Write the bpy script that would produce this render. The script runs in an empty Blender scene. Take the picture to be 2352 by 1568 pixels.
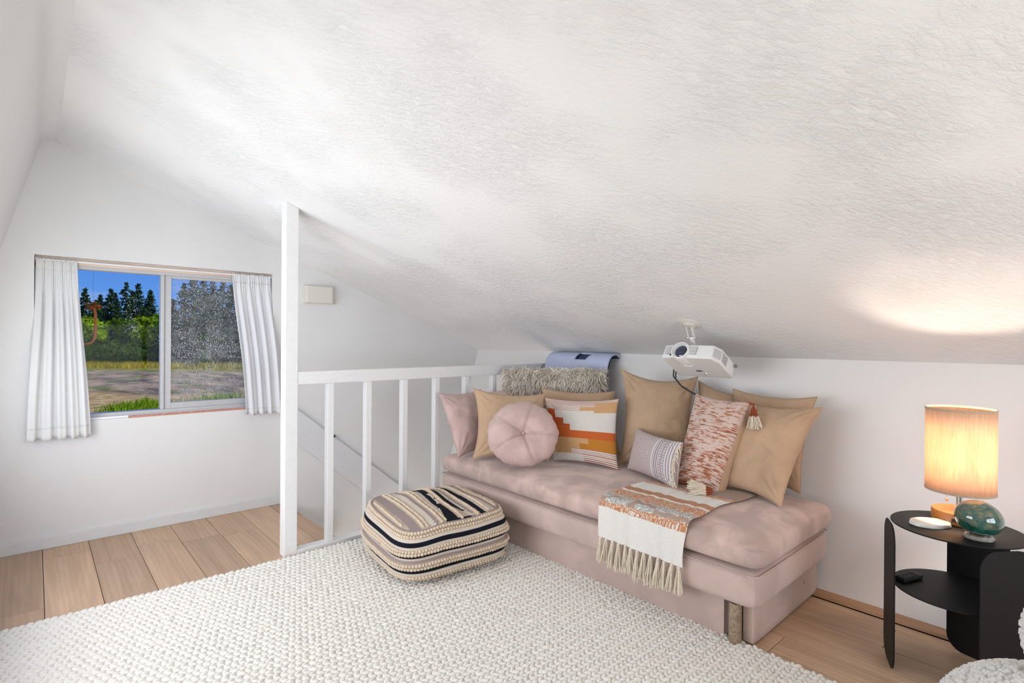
import bpy, bmesh, math, random
import numpy as np
from mathutils import Vector, Matrix, noise

sc = bpy.context.scene
COL = sc.collection
random.seed(7)
np.random.seed(7)

# ------------------------------------------------------------------ camera
cam = bpy.data.cameras.new('camera')
cam.sensor_fit = 'HORIZONTAL'
cam.sensor_width = 36.0
cam.lens = 1221.476 / 2352.0 * 36.0
cam.clip_start = 0.05
cam.clip_end = 1000
camo = bpy.data.objects.new('camera', cam)
COL.objects.link(camo)
_yaw, _p, _r = 0.7315973, -0.0022047, 0.0068229
_f = Vector((math.sin(_yaw)*math.cos(_p), math.cos(_yaw)*math.cos(_p), math.sin(_p)))
_rt = Vector((math.cos(_yaw), -math.sin(_yaw), 0))
_up = _rt.cross(_f)
_rt2 = math.cos(_r)*_rt + math.sin(_r)*_up
_up2 = -math.sin(_r)*_rt + math.cos(_r)*_up
_m = Matrix((_rt2, _up2, -_f)).transposed().to_4x4()
_m.translation = Vector((0, 0, 1.25))
camo.matrix_world = _m
sc.camera = camo

# ------------------------------------------------------------------ world, sun, window daylight and fill, exposure
sc.view_settings.view_transform = 'Standard'
sc.view_settings.look = 'None'
sc.view_settings.gamma = 1.0
sc.view_settings.use_curve_mapping = False
sc.view_settings.exposure = 0.0

world = bpy.data.worlds.new('world')
sc.world = world
world.use_nodes = True
wn = world.node_tree
wn.nodes.clear()
_o = wn.nodes.new('ShaderNodeOutputWorld')
_bg = wn.nodes.new('ShaderNodeBackground')
_tc = wn.nodes.new('ShaderNodeTexCoord')
_sx = wn.nodes.new('ShaderNodeSeparateXYZ')
_cr = wn.nodes.new('ShaderNodeValToRGB')
wn.links.new(_tc.outputs['Generated'], _sx.inputs[0])
wn.links.new(_sx.outputs[2], _cr.inputs[0])
_cr.color_ramp.elements[0].position = 0.0
_cr.color_ramp.elements[0].color = (0.17, 0.42, 0.92, 1)
_cr.color_ramp.elements[1].position = 0.22
_cr.color_ramp.elements[1].color = (0.03, 0.15, 0.74, 1)
_nz = wn.nodes.new('ShaderNodeTexNoise')
_nz.inputs['Scale'].default_value = 7.0
_nz.inputs['Detail'].default_value = 5.0
_mp = wn.nodes.new('ShaderNodeMapping')
_mp.inputs['Scale'].default_value = (1, 1, 3.5)
_mp.inputs['Location'].default_value = (0.35, 0.2, 0.1)
wn.links.new(_tc.outputs['Generated'], _mp.inputs[0])
wn.links.new(_mp.outputs[0], _nz.inputs[0])
_cc = wn.nodes.new('ShaderNodeValToRGB')
_cc.color_ramp.elements[0].position = 0.60
_cc.color_ramp.elements[0].color = (0, 0, 0, 1)
_cc.color_ramp.elements[1].position = 0.85
_cc.color_ramp.elements[1].color = (0.7, 0.7, 0.7, 1)
wn.links.new(_nz.outputs[0], _cc.inputs[0])
_mx = wn.nodes.new('ShaderNodeMixRGB')
_mx.inputs[2].default_value = (0.85, 0.9, 1.0, 1)
wn.links.new(_cc.outputs[0], _mx.inputs[0])
wn.links.new(_cr.outputs[0], _mx.inputs[1])
wn.links.new(_mx.outputs[0], _bg.inputs[0])
wn.links.new(_bg.outputs[0], _o.inputs[0])
_bg.inputs[1].default_value = 0.95


def add_light(name, kind, loc, direction, energy, color, **kw):
    d = bpy.data.lights.new(name, kind)
    d.energy = energy
    d.color = color
    for k, v in kw.items():
        setattr(d, k, v)
    o = bpy.data.objects.new(name, d)
    COL.objects.link(o)
    o.location = loc
    o.rotation_euler = Vector(direction).to_track_quat('-Z', 'Y').to_euler()
    return o


# sun behind the house: lights the field and trees outside
add_light('sun', 'SUN', (0, 0, 20), (-0.45, 0.62, -0.55), 5.2, (1.0, 0.93, 0.80), angle=0.01)
# area lights in three unseen windows; the rear and stairwell ones are added as fill
add_light('window_daylight_side', 'AREA', (-0.46, 2.52, 0.97), (1, -0.05, 0.32), 44, (0.965, 0.985, 1.0),
          shape='RECTANGLE', size=2.2, size_y=1.05)
add_light('window_fill_rear', 'AREA', (1.3, -1.70, 0.95), (0.0, 1, 0.0), 40, (0.97, 0.985, 1.0),
          shape='RECTANGLE', size=2.0, size_y=1.05)
add_light('window_fill_stairwell', 'AREA', (2.25, 4.30, -1.55), (0.0, -1, 0.75), 135, (0.98, 0.99, 1.0),
          shape='RECTANGLE', size=1.0, size_y=1.1)

# ------------------------------------------------------------------ node helpers
MATS = {}


class NT:
    def __init__(s, name):
        s.m = bpy.data.materials.new(name)
        s.m.use_nodes = True
        s.t = s.m.node_tree
        s.t.nodes.clear()
        s.out = s.t.nodes.new('ShaderNodeOutputMaterial')

    def n(s, typ, **kw):
        nd = s.t.nodes.new('ShaderNode' + typ)
        for k, v in kw.items():
            setattr(nd, k, v)
        return nd

    def l(s, a, b):
        s.t.links.new(a, b)

    def pos(s, scale=(1, 1, 1), rot=(0, 0, 0), src='Position'):
        if src == 'Position':
            g = s.n('NewGeometry').outputs['Position']
        else:
            g = s.n('TexCoord').outputs[src]
        mp = s.n('Mapping')
        mp.inputs['Scale'].default_value = scale
        mp.inputs['Rotation'].default_value = rot
        s.l(g, mp.inputs[0])
        return mp.outputs[0]

    def noise(s, vec, scale, detail=4, rough=0.55, dist=0.0):
        nd = s.n('TexNoise')
        nd.inputs['Scale'].default_value = scale
        nd.inputs['Detail'].default_value = detail
        nd.inputs['Roughness'].default_value = rough
        nd.inputs['Distortion'].default_value = dist
        s.l(vec, nd.inputs['Vector'])
        return nd.outputs[0]

    def ramp(s, fac, stops):
        nd = s.n('ValToRGB')
        e = nd.color_ramp.elements
        while len(e) < len(stops):
            e.new(0.5)
        for i, (p, c) in enumerate(stops):
            e[i].position = p
            e[i].color = (c, c, c, 1) if isinstance(c, (int, float)) else (*c, 1)
        s.l(fac, nd.inputs[0])
        return nd.outputs[0]

    def mix(s, fac, a, b, mode='MIX'):
        nd = s.n('MixRGB', blend_type=mode)
        for i, v in enumerate((fac, a, b)):
            if hasattr(v, 'is_linked'):
                s.l(v, nd.inputs[i])
            elif isinstance(v, (int, float)):
                nd.inputs[i].default_value = v if i == 0 else (v, v, v, 1)
            else:
                nd.inputs[i].default_value = (*v, 1)
        return nd.outputs[0]

    def math(s, op, a, b=0.0):
        nd = s.n('Math', operation=op)
        for i, v in enumerate((a, b)):
            if hasattr(v, 'is_linked'):
                s.l(v, nd.inputs[i])
            else:
                nd.inputs[i].default_value = v
        return nd.outputs[0]

    def bump(s, height, strength=0.3, dist=0.01, normal=None):
        nd = s.n('Bump')
        nd.inputs['Strength'].default_value = strength
        nd.inputs['Distance'].default_value = dist
        s.l(height, nd.inputs['Height'])
        if normal is not None:
            s.l(normal, nd.inputs['Normal'])
        return nd.outputs[0]

    def bsdf(s, color, rough=0.6, normal=None, **kw):
        b = s.n('BsdfPrincipled')
        if hasattr(color, 'is_linked'):
            s.l(color, b.inputs['Base Color'])
        else:
            b.inputs['Base Color'].default_value = (*color, 1)
        if hasattr(rough, 'is_linked'):
            s.l(rough, b.inputs['Roughness'])
        else:
            b.inputs['Roughness'].default_value = rough
        if normal is not None:
            s.l(normal, b.inputs['Normal'])
        for k, v in kw.items():
            i = b.inputs[k.replace('_', ' ')]
            if hasattr(v, 'is_linked'):
                s.l(v, i)
            else:
                i.default_value = (*v, 1) if isinstance(v, tuple) else v
        return b.outputs[0]

    def done(s, shader):
        s.l(shader, s.out.inputs['Surface'])
        return s.m


def plain(name, color, rough=0.5, bump=0.0, bscale=60.0, var=0.06, **kw):
    t = NT(name)
    v = t.pos()
    n = t.noise(v, bscale, 3)
    c = t.mix(t.ramp(n, [(0.3, 0.0), (0.7, 1.0)]), tuple(x*(1-var) for x in color), tuple(min(1, x*(1+var)) for x in color))
    nm = t.bump(n, bump, 0.004) if bump else None
    return t.done(t.bsdf(c, rough, nm, **kw))


def plaster(name, color, amount, trowel=0.0, warm=None):
    t = NT(name)
    v = t.pos()
    fine = t.noise(v, 55, 6, 0.62)
    vs = t.pos((1, 1, 1), (0.2, 0.3, 0.7))
    mp = t.n('Mapping')
    mp.inputs['Scale'].default_value = (9, 24, 16)
    t.l(vs, mp.inputs[0])
    strokes = t.noise(mp.outputs[0], 2.2, 6, 0.65, 0.6)
    strokes = t.ramp(strokes, [(0.40, 0.0), (0.66, 1.0)])
    big = t.ramp(t.noise(v, 1.7, 3), [(0.42, 0.0), (0.62, 1.0)])
    vo = t.n('TexVoronoi')
    vo.inputs['Scale'].default_value = 48
    t.l(v, vo.inputs['Vector'])
    pim = t.ramp(vo.outputs[0], [(0.0, 1.0), (0.28, 0.0)])
    pim = t.mix(1.0, pim, t.ramp(t.noise(v, 9, 2), [(0.48, 0.0), (0.60, 1.0)]), 'MULTIPLY')
    h = t.mix(0.35, fine, strokes, 'ADD')
    h2 = t.mix(1.0, t.mix(0.6, strokes, pim, 'ADD'), big, 'MULTIPLY')
    nm = t.bump(fine, 0.16*amount, 0.008)
    nm = t.bump(strokes, 0.07*amount, 0.008, nm)
    if trowel:
        nm = t.bump(h2, 0.40*trowel, 0.008, nm)
    stain = t.ramp(t.noise(v, 1.1, 4), [(0.35, 0.0), (0.7, 1.0)])
    c = t.mix(stain, color, tuple(x*0.95 for x in color))
    if trowel:
        c = t.mix(t.mix(1.0, big, t.ramp(t.noise(mp.outputs[0], 1.1, 4), [(0.45, 0.0), (0.75, 0.22)]), 'MULTIPLY'), c, tuple(x*0.86 for x in color))
    return t.done(t.bsdf(c, 0.75, nm, Specular_IOR_Level=0.25))


def velvet(name, color, dark=0.80, light=1.12, nap=6.0):
    t = NT(name)
    v = t.pos()
    n = t.noise(v, nap, 4, 0.5, 0.5)
    c = t.mix(t.ramp(n, [(0.40, 0.0), (0.60, 1.0)]), tuple(x*dark for x in color), tuple(min(1, x*light) for x in color))
    f = t.noise(v, 420, 2)
    nm = t.bump(f, 0.12, 0.001)
    nm = t.bump(t.noise(v, 22, 3), 0.10, 0.01, nm)
    return t.done(t.bsdf(c, 0.85, nm, Sheen_Weight=0.35, Sheen_Roughness=0.4, Specular_IOR_Level=0.15))


def linen(name, color):
    t = NT(name)
    v = t.pos()
    n = t.noise(v, 3.5, 5, 0.6)
    c = t.mix(t.ramp(n, [(0.35, 0.0), (0.68, 1.0)]), tuple(x*0.88 for x in color), tuple(min(1, x*1.08) for x in color))
    w = t.noise(t.pos((260, 60, 200)), 2, 2)
    nm = t.bump(w, 0.22, 0.001)
    nm = t.bump(t.noise(v, 11, 5, 0.62, 1.6), 0.50, 0.014, nm)
    return t.done(t.bsdf(c, 0.9, nm, Sheen_Weight=0.15, Specular_IOR_Level=0.12))


def attr_cloth(name, bump=0.35, scale=300.0, rough=0.92):
    """woven colour read from the mesh's colour attribute"""
    t = NT(name)
    a = t.n('Attribute', attribute_name='Col')
    v = t.pos()
    n = t.noise(v, scale, 2)
    c = t.mix(t.ramp(n, [(0.35, 0.0), (0.65, 1.0)]), t.mix(1.0, a.outputs[0], (0.86, 0.86, 0.86), 'MULTIPLY'), a.outputs[0])
    nm = t.bump(n, bump, 0.002)
    return t.done(t.bsdf(c, rough, nm, Specular_IOR_Level=0.12))


def oak(name):
    t = NT(name)
    oi = t.n('ObjectInfo')
    v = t.pos((14, 0.9, 1))
    add = t.n('VectorMath', operation='ADD')
    t.l(v, add.inputs[0])
    cmb = t.n('CombineXYZ')
    t.l(t.math('MULTIPLY', oi.outputs['Random'], 37.0), cmb.inputs[0])
    t.l(t.math('MULTIPLY', oi.outputs['Random'], 91.0), cmb.inputs[1])
    t.l(cmb.outputs[0], add.inputs[1])
    grain = t.noise(add.outputs[0], 1.0, 6, 0.6, 1.4)
    wv = t.n('TexWave', wave_type='BANDS', bands_direction='X')
    wv.inputs['Scale'].default_value = 0.9
    wv.inputs['Distortion'].default_value = 7.0
    wv.inputs['Detail'].default_value = 3.0
    wv.inputs['Detail Scale'].default_value = 0.7
    t.l(add.outputs[0], wv.inputs['Vector'])
    c = t.mix(t.ramp(grain, [(0.25, 0.0), (0.75, 1.0)]), (0.48, 0.31, 0.19), (0.72, 0.50, 0.33))
    c = t.mix(t.math('MULTIPLY', wv.outputs[0], 0.22), c, (0.36, 0.23, 0.145))
    fine = t.noise(t.pos((240, 5, 5)), 1.0, 3)
    c = t.mix(t.math('MULTIPLY', fine, 0.25), c, (0.38, 0.25, 0.165))
    tint = t.ramp(oi.outputs['Random'], [(0.0, 0.80), (0.5, 0.95), (1.0, 1.10)])
    c = t.mix(1.0, c, tint, 'MULTIPLY')
    nm = t.bump(fine, 0.06, 0.002)
    return t.done(t.bsdf(c, 0.42, nm, Specular_IOR_Level=0.4))


def wood(name, a, b, scale=(3, 30, 30), rough=0.45):
    t = NT(name)
    n = t.noise(t.pos(scale), 1.5, 5, 0.6, 1.0)
    c = t.mix(t.ramp(n, [(0.3, 0.0), (0.7, 1.0)]), a, b)
    return t.done(t.bsdf(c, rough, t.bump(n, 0.05, 0.002)))


M_WALL = plaster('wall_plaster', (0.80, 0.795, 0.78), 1.7)  # same paint as the knee wall, darkened to carry the gable wall's shade
M_KNEE = plaster('knee_wall_plaster', (0.86, 0.845, 0.825), 0.8)
M_CEIL = plaster('ceiling_plaster', (0.87, 0.865, 0.85), 1.6, 1.15)
M_WHITE = plain('white_paint', (0.86, 0.86, 0.85), 0.4, 0.05, 40, 0.02)
M_TRIM = plain('trim_paint', (0.73, 0.735, 0.74), 0.4, 0.05, 40, 0.02)
M_OAK = oak('oak_plank')
M_GAP = plain('dark_gap', (0.05, 0.035, 0.025), 0.9)
M_TRIMWOOD = wood('trim_wood', (0.38, 0.21, 0.11), (0.50, 0.30, 0.17), (30, 2, 30))
M_HEADWOOD = wood('header_wood', (0.66, 0.50, 0.40), (0.82, 0.68, 0.57), (2, 20, 20))
M_ALU = plain('window_frame_grey', (0.52, 0.515, 0.52), 0.35, 0.0, 30, 0.03)
M_PINK = velvet('pink_velvet', (0.61, 0.455, 0.395))
M_PINKBASE = velvet('pink_velvet_base', (0.61, 0.468, 0.412), 0.90, 1.06, 4.0)
M_PINKPIL = velvet('pink_velvet_pillow', (0.60, 0.432, 0.395), 0.90, 1.08, 9.0)
M_TAN = linen('tan_linen', (0.56, 0.385, 0.25))
M_TAN2 = linen('tan_linen_deep', (0.52, 0.36, 0.235))
M_CLOTH = attr_cloth('printed_cloth', 0.25, 420)
M_KNIT = attr_cloth('knit_cloth', 0.8, 170)
M_WOVEN = attr_cloth('woven_throw', 0.6, 330)
M_POUF = attr_cloth('pouf_weave', 0.5, 380)
M_BLACK = plain('black_metal', (0.008, 0.008, 0.008), 0.5, 0.05, 200, 0.1, Specular_IOR_Level=0.22)
M_CHROME = plain('chrome', (0.75, 0.75, 0.75), 0.15, 0.0, 20, 0.02, Metallic=1.0)
M_NICKEL = plain('brushed_leg', (0.44, 0.35, 0.26), 0.45, 0.15, 90, 0.35, Metallic=0.6)
M_PLASTIC = plain('white_plastic', (0.83, 0.825, 0.81), 0.35, 0.0, 30, 0.01)
M_GREYPL = plain('grey_vent', (0.28, 0.28, 0.29), 0.5, 0.0, 30, 0.02)
M_IVORY = plain('ivory_plastic', (0.74, 0.71, 0.64), 0.45, 0.0, 30, 0.02)
M_BLUE = plain('pale_blue_plastic', (0.56, 0.62, 0.82), 0.35, 0.0, 20, 0.02)
M_NAVYIN = plain('dark_blue_inside', (0.02, 0.045, 0.12), 0.5, 0.0, 20, 0.05)
M_LENS = plain('lens_glass', (0.012, 0.018, 0.06), 0.08, 0.0, 20, 0.05, Coat_Weight=1.0)
M_CABLE = plain('black_cable', (0.02, 0.025, 0.025), 0.5)
M_CREAMYARN = plain('cream_yarn', (0.80, 0.71, 0.56), 0.95, 0.3, 300, 0.12)
M_BOBBLE = plain('pouf_bobble_yarn', (0.72, 0.59, 0.45), 0.95, 0.3, 300, 0.10)
M_RUST = plain('rust_yarn', (0.30, 0.07, 0.025), 0.95, 0.3, 300, 0.2)
M_FUR = plain('grey_beige_fur', (0.88, 0.81, 0.71), 0.8, 0.0, 60, 0.12)
M_FURBASE = plain('fur_base', (0.62, 0.54, 0.44), 0.95)
M_STONE = plain('white_stone', (0.72, 0.70, 0.64), 0.5, 0.08, 40, 0.06)
M_ORANGEWOOD = wood('orange_wood', (0.42, 0.15, 0.03), (0.58, 0.23, 0.05), (20, 3, 20), 0.4)
M_SHADE_HEM = plain('shade_hem', (0.50, 0.36, 0.26), 0.9)
M_RUG = plain('wool_rug_yarn', (0.84, 0.81, 0.74), 0.95, 0.35, 260, 0.05, Sheen_Weight=0.1)
M_RUGBASE = plain('wool_rug_ground', (0.62, 0.59, 0.53), 0.98)
M_BOUCLE = plain('white_boucle', (0.76, 0.75, 0.72), 0.95, 0.6, 120, 0.06)
M_BARK = plain('bark', (0.09, 0.06, 0.04), 0.95, 0.4, 5, 0.3)


def curtain_mat(name, amount, col):
    t = NT(name)
    d = t.n('BsdfDiffuse')
    d.inputs[0].default_value = (*col, 1)
    tr = t.n('BsdfTranslucent')
    tr.inputs[0].default_value = (*col, 1)
    w = t.noise(t.pos((300, 300, 300)), 1, 2)
    nm = t.bump(w, 0.1, 0.001)
    t.l(nm, d.inputs['Normal'])
    mx = t.n('MixShader')
    mx.inputs[0].default_value = amount
    t.l(d.outputs[0], mx.inputs[1])
    t.l(tr.outputs[0], mx.inputs[2])
    return t.done(mx.outputs[0])


M_CURTAIN = curtain_mat('sheer_white_curtain', 0.25, (0.93, 0.925, 0.91))
M_CURTAIN2 = curtain_mat('white_curtain', 0.18, (0.90, 0.90, 0.91))


def glass_mat(name, film):
    t = NT(name)
    tr = t.n('BsdfTransparent')
    tr.inputs[0].default_value = (0.97, 0.98, 0.98, 1)
    gl = t.n('BsdfGlossy')
    gl.inputs['Roughness'].default_value = 0.02
    fr = t.n('Fresnel')
    fr.inputs[0].default_value = 1.35
    mx = t.n('MixShader')
    t.l(t.math('MULTIPLY', fr.outputs[0], 0.16), mx.inputs[0])
    t.l(tr.outputs[0], mx.inputs[1])
    t.l(gl.outputs[0], mx.inputs[2])
    sh = mx.outputs[0]
    if film:
        df = t.n('BsdfDiffuse')
        df.inputs[0].default_value = (0.8, 0.82, 0.82, 1)
        m2 = t.n('MixShader')
        f = t.noise(t.pos((6, 6, 14)), 1.6, 5, 0.6)
        t.l(t.ramp(f, [(0.35, film*0.3), (0.75, film*1.6)]), m2.inputs[0])
        t.l(sh, m2.inputs[1])
        t.l(df.outputs[0], m2.inputs[2])
        sh = m2.outputs[0]
    return t.done(sh)


M_GLASS = glass_mat('clear_glass', 0.0)
M_GLASSWET = glass_mat('misty_glass', 0.08)


def drop_mat():
    t = NT('water_drops')
    tr = t.n('BsdfTransparent')
    df = t.n('BsdfDiffuse')
    df.inputs[0].default_value = (0.9, 0.93, 0.93, 1)
    tl = t.n('BsdfTranslucent')
    tl.inputs[0].default_value = (0.9, 0.95, 0.95, 1)
    a = t.n('MixShader')
    a.inputs[0].default_value = 0.5
    t.l(df.outputs[0], a.inputs[1])
    t.l(tl.outputs[0], a.inputs[2])
    b = t.n('MixShader')
    b.inputs[0].default_value = 0.55
    t.l(tr.outputs[0], b.inputs[1])
    t.l(a.outputs[0], b.inputs[2])
    gl = t.n('BsdfGlossy')
    gl.inputs['Roughness'].default_value = 0.1
    c = t.n('MixShader')
    c.inputs[0].default_value = 0.15
    t.l(b.outputs[0], c.inputs[1])
    t.l(gl.outputs[0], c.inputs[2])
    return t.done(c.outputs[0])


M_DROPS = drop_mat()


def shade_mat():
    t = NT('lamp_shade_linen')
    v = t.pos((140, 140, 9))
    n = t.noise(v, 1.5, 3)
    c = t.mix(t.ramp(n, [(0.3, 0.0), (0.7, 1.0)]), (0.80, 0.58, 0.40), (0.92, 0.72, 0.53))
    d = t.n('BsdfDiffuse')
    t.l(c, d.inputs[0])
    tr = t.n('BsdfTranslucent')
    t.l(c, tr.inputs[0])
    mx = t.n('MixShader')
    mx.inputs[0].default_value = 0.43
    t.l(d.outputs[0], mx.inputs[1])
    t.l(tr.outputs[0], mx.inputs[2])
    return t.done(mx.outputs[0])


M_SHADE = shade_mat()


def bulb_mat():
    t = NT('lit_bulb')
    e = t.n('Emission')
    e.inputs[0].default_value = (1.0, 0.72, 0.42, 1)
    e.inputs[1].default_value = 9
    return t.done(e.outputs[0])


M_BULB = bulb_mat()


def artglass():
    t = NT('swirled_green_glass')
    v = t.pos()
    n1 = t.noise(v, 22, 5, 0.6, 2.2)
    n2 = t.noise(v, 14, 3, 0.5, 3.0)
    c = t.ramp(n1, [(0.30, (0.008, 0.03, 0.022)), (0.44, (0.02, 0.10, 0.07)), (0.52, (0.02, 0.08, 0.06)), (0.58, (0.20, 0.15, 0.04)), (0.66, (0.02, 0.07, 0.03)), (0.8, (0.30, 0.28, 0.16))])
    g = t.n('NewGeometry')
    sx = t.n('SeparateXYZ')
    t.l(g.outputs['Position'], sx.inputs[0])
    low = t.ramp(t.math('ADD', t.math('MULTIPLY', t.math('SUBTRACT', sx.outputs[2], 0.60), 9.0), t.math('MULTIPLY', n2, 0.5)), [(0.30, 1.0), (0.75, 0.0)])
    c = t.mix(low, c, t.ramp(n2, [(0.35, (0.006, 0.045, 0.03)), (0.65, (0.02, 0.13, 0.095))]))
    return t.done(t.bsdf(c, 0.06, None, Coat_Weight=1.0, Specular_IOR_Level=0.8))


M_ARTGLASS = artglass()
M_CLEAR = plain('clear_glass_foot', (0.62, 0.60, 0.55), 0.1, 0.0, 40, 0.2, Transmission_Weight=0.7)


def leaf_mat(name):
    t = NT(name)
    a = t.n('Attribute', attribute_name='Col')
    d = t.n('BsdfDiffuse')
    t.l(a.outputs[0], d.inputs[0])
    tr = t.n('BsdfTranslucent')
    t.l(a.outputs[0], tr.inputs[0])
    mx = t.n('MixShader')
    mx.inputs[0].default_value = 0.3
    t.l(d.outputs[0], mx.inputs[1])
    t.l(tr.outputs[0], mx.inputs[2])
    return t.done(mx.outputs[0])


M_LEAF = leaf_mat('foliage')


def ground_mat():
    t = NT('field_ground')
    g = t.n('NewGeometry')
    dt = t.n('VectorMath', operation='DOT_PRODUCT')
    t.l(g.outputs['Position'], dt.inputs[0])
    dt.inputs[1].default_value = (0.668, 0.744, 0)
    v = g.outputs['Position']
    wob = t.noise(t.pos((0.12, 0.12, 0.12)), 1.0, 5, 0.6)
    d = t.math('ADD', dt.outputs['Value'], t.math('MULTIPLY', t.math('SUBTRACT', wob, 0.5), 18.0))
    n = t.noise(t.pos((1.2, 1.2, 1.2)), 1.0, 6, 0.7)
    sand = t.ramp(n, [(0.35, (0.30, 0.20, 0.08)), (0.55, (0.50, 0.36, 0.17)), (0.7, (0.60, 0.46, 0.25))])
    grav = t.ramp(t.noise(t.pos((0.5, 0.16, 0.5), (0, 0, 0.73)), 1.0, 7, 0.75), [(0.38, (0.07, 0.06, 0.05)), (0.5, (0.26, 0.20, 0.14)), (0.62, (0.50, 0.37, 0.22))])
    grass = t.ramp(n, [(0.35, (0.12, 0.15, 0.015)), (0.65, (0.34, 0.32, 0.03))])
    c = t.mix(t.ramp(t.math('MULTIPLY', d, 0.01), [(0.36, 0.0), (0.41, 1.0)]), sand, grav)
    c = t.mix(t.ramp(t.math('MULTIPLY', d, 0.01), [(0.62, 0.0), (0.66, 1.0)]), c, grass)
    gp = t.ramp(t.noise(t.pos((0.35, 0.35, 0.35)), 1.0, 5, 0.7), [(0.56, 0.0), (0.64, 1.0)])
    c = t.mix(gp, c, (0.12, 0.20, 0.02))
    return t.done(t.bsdf(c, 0.95, t.bump(n, 0.8, 0.4), Specular_IOR_Level=0.1))


M_GROUND = ground_mat()

# ------------------------------------------------------------------ mesh helpers
WL = {}          # world location of every object's origin


class MB:
    def __init__(s):
        s.v = []
        s.f = []

    def add(s, vs, fs):
        o = len(s.v)
        s.v += [tuple(p) for p in vs]
        s.f += [tuple(i + o for i in f) for f in fs]
        return s

    def box(s, x0, x1, y0, y1, z0, z1):
        return s.add([(x0, y0, z0), (x1, y0, z0), (x1, y1, z0), (x0, y1, z0), (x0, y0, z1), (x1, y0, z1), (x1, y1, z1), (x0, y1, z1)],
                     [(0, 3, 2, 1), (4, 5, 6, 7), (0, 1, 5, 4), (1, 2, 6, 5), (2, 3, 7, 6), (3, 0, 4, 7)])

    def obox(s, o, a, b, c, wa, wb, wc):
        o, a, b, c = Vector(o), Vector(a), Vector(b), Vector(c)
        vs = []
        for k in (-1, 1):
            for i, j in ((-1, -1), (1, -1), (1, 1), (-1, 1)):
                vs.append(o + a*(i*wa/2) + b*(j*wb/2) + c*(k*wc/2))
        fs = [(0, 3, 2, 1), (4, 5, 6, 7), (0, 1, 5, 4), (1, 2, 6, 5), (2, 3, 7, 6), (3, 0, 4, 7)]
        if a.cross(b).dot(c) < 0:
            fs = [f[::-1] for f in fs]
        return s.add(vs, fs)

    def tube(s, pts, r, seg=8, cap=True):
        pts = [Vector(p) for p in pts]
        n = len(pts)
        rs = r if isinstance(r, (list, tuple)) else [r]*n
        vs, fs = [], []
        prev = None
        for i, p in enumerate(pts):
            t = (pts[min(i+1, n-1)] - pts[max(i-1, 0)]).normalized()
            if prev is None:
                ref = Vector((0, 0, 1)) if abs(t.z) < 0.9 else Vector((1, 0, 0))
                u = t.cross(ref).normalized()
            else:
                u = (prev - t*prev.dot(t)).normalized()
            prev = u
            w = t.cross(u)
            for k in range(seg):
                a = 2*math.pi*k/seg
                vs.append(p + (u*math.cos(a) + w*math.sin(a))*rs[i])
        for i in range(n-1):
            for k in range(seg):
                fs.append((i*seg+k, i*seg+(k+1) % seg, (i+1)*seg+(k+1) % seg, (i+1)*seg+k))
        if cap:
            fs.append(tuple(range(seg))[::-1])
            fs.append(tuple((n-1)*seg+k for k in range(seg)))
        return s.add(vs, fs)

    def lathe(s, o, prof, seg=40, ax=(0, 0, 1), closed=False):
        """prof: (radius, height) pairs"""
        o, ax = Vector(o), Vector(ax).normalized()
        ref = Vector((1, 0, 0)) if abs(ax.x) < 0.9 else Vector((0, 1, 0))
        u = (ref - ax*ref.dot(ax)).normalized()
        w = ax.cross(u)
        vs, fs = [], []
        n = len(prof)
        for r, h in prof:
            for k in range(seg):
                a = 2*math.pi*k/seg
                vs.append(o + ax*h + (u*math.cos(a) + w*math.sin(a))*max(r, 1e-5))
        m = n if closed else n-1
        for i in range(m):
            j = (i+1) % n
            for k in range(seg):
                fs.append((i*seg+k, i*seg+(k+1) % seg, j*seg+(k+1) % seg, j*seg+k))
        return s.add(vs, fs)

    def prism(s, poly, off):
        """closed polygon (3D points) extruded by off"""
        n = len(poly)
        off = Vector(off)
        vs = [Vector(p) for p in poly] + [Vector(p)+off for p in poly]
        fs = [tuple(range(n))[::-1], tuple(range(n, 2*n))]
        for i in range(n):
            fs.append((i, (i+1) % n, n+(i+1) % n, n+i))
        return s.add(vs, fs)

    def grid(s, rows, closed_u=False):
        nv = len(rows)
        nu = len(rows[0])
        fs = []
        for j in range(nv-1):
            for i in range(nu if closed_u else nu-1):
                i2 = (i+1) % nu
                fs.append((j*nu+i, j*nu+i2, (j+1)*nu+i2, (j+1)*nu+i))
        return s.add([p for r in rows for p in r], fs)

    def build(s, name, mat, parent=None, smooth=True, bevel=0.0, segs=2, sub=0, solid=0.0, origin=None, angle=40, fixn=True):
        vs = [Vector(p) for p in s.v]
        lo = Vector((min(p.x for p in vs), min(p.y for p in vs), min(p.z for p in vs)))
        hi = Vector((max(p.x for p in vs), max(p.y for p in vs), max(p.z for p in vs)))
        o = Vector(origin) if origin else Vector(((lo.x+hi.x)/2, (lo.y+hi.y)/2, lo.z))
        me = bpy.data.meshes.new(name)
        me.from_pydata([p-o for p in vs], [], s.f)
        if fixn:
            bm = bmesh.new()
            bm.from_mesh(me)
            bmesh.ops.recalc_face_normals(bm, faces=bm.faces)
            bm.to_mesh(me)
            bm.free()
        return finish(name, me, mat, parent, o, smooth, bevel, segs, sub, solid, angle)


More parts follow.
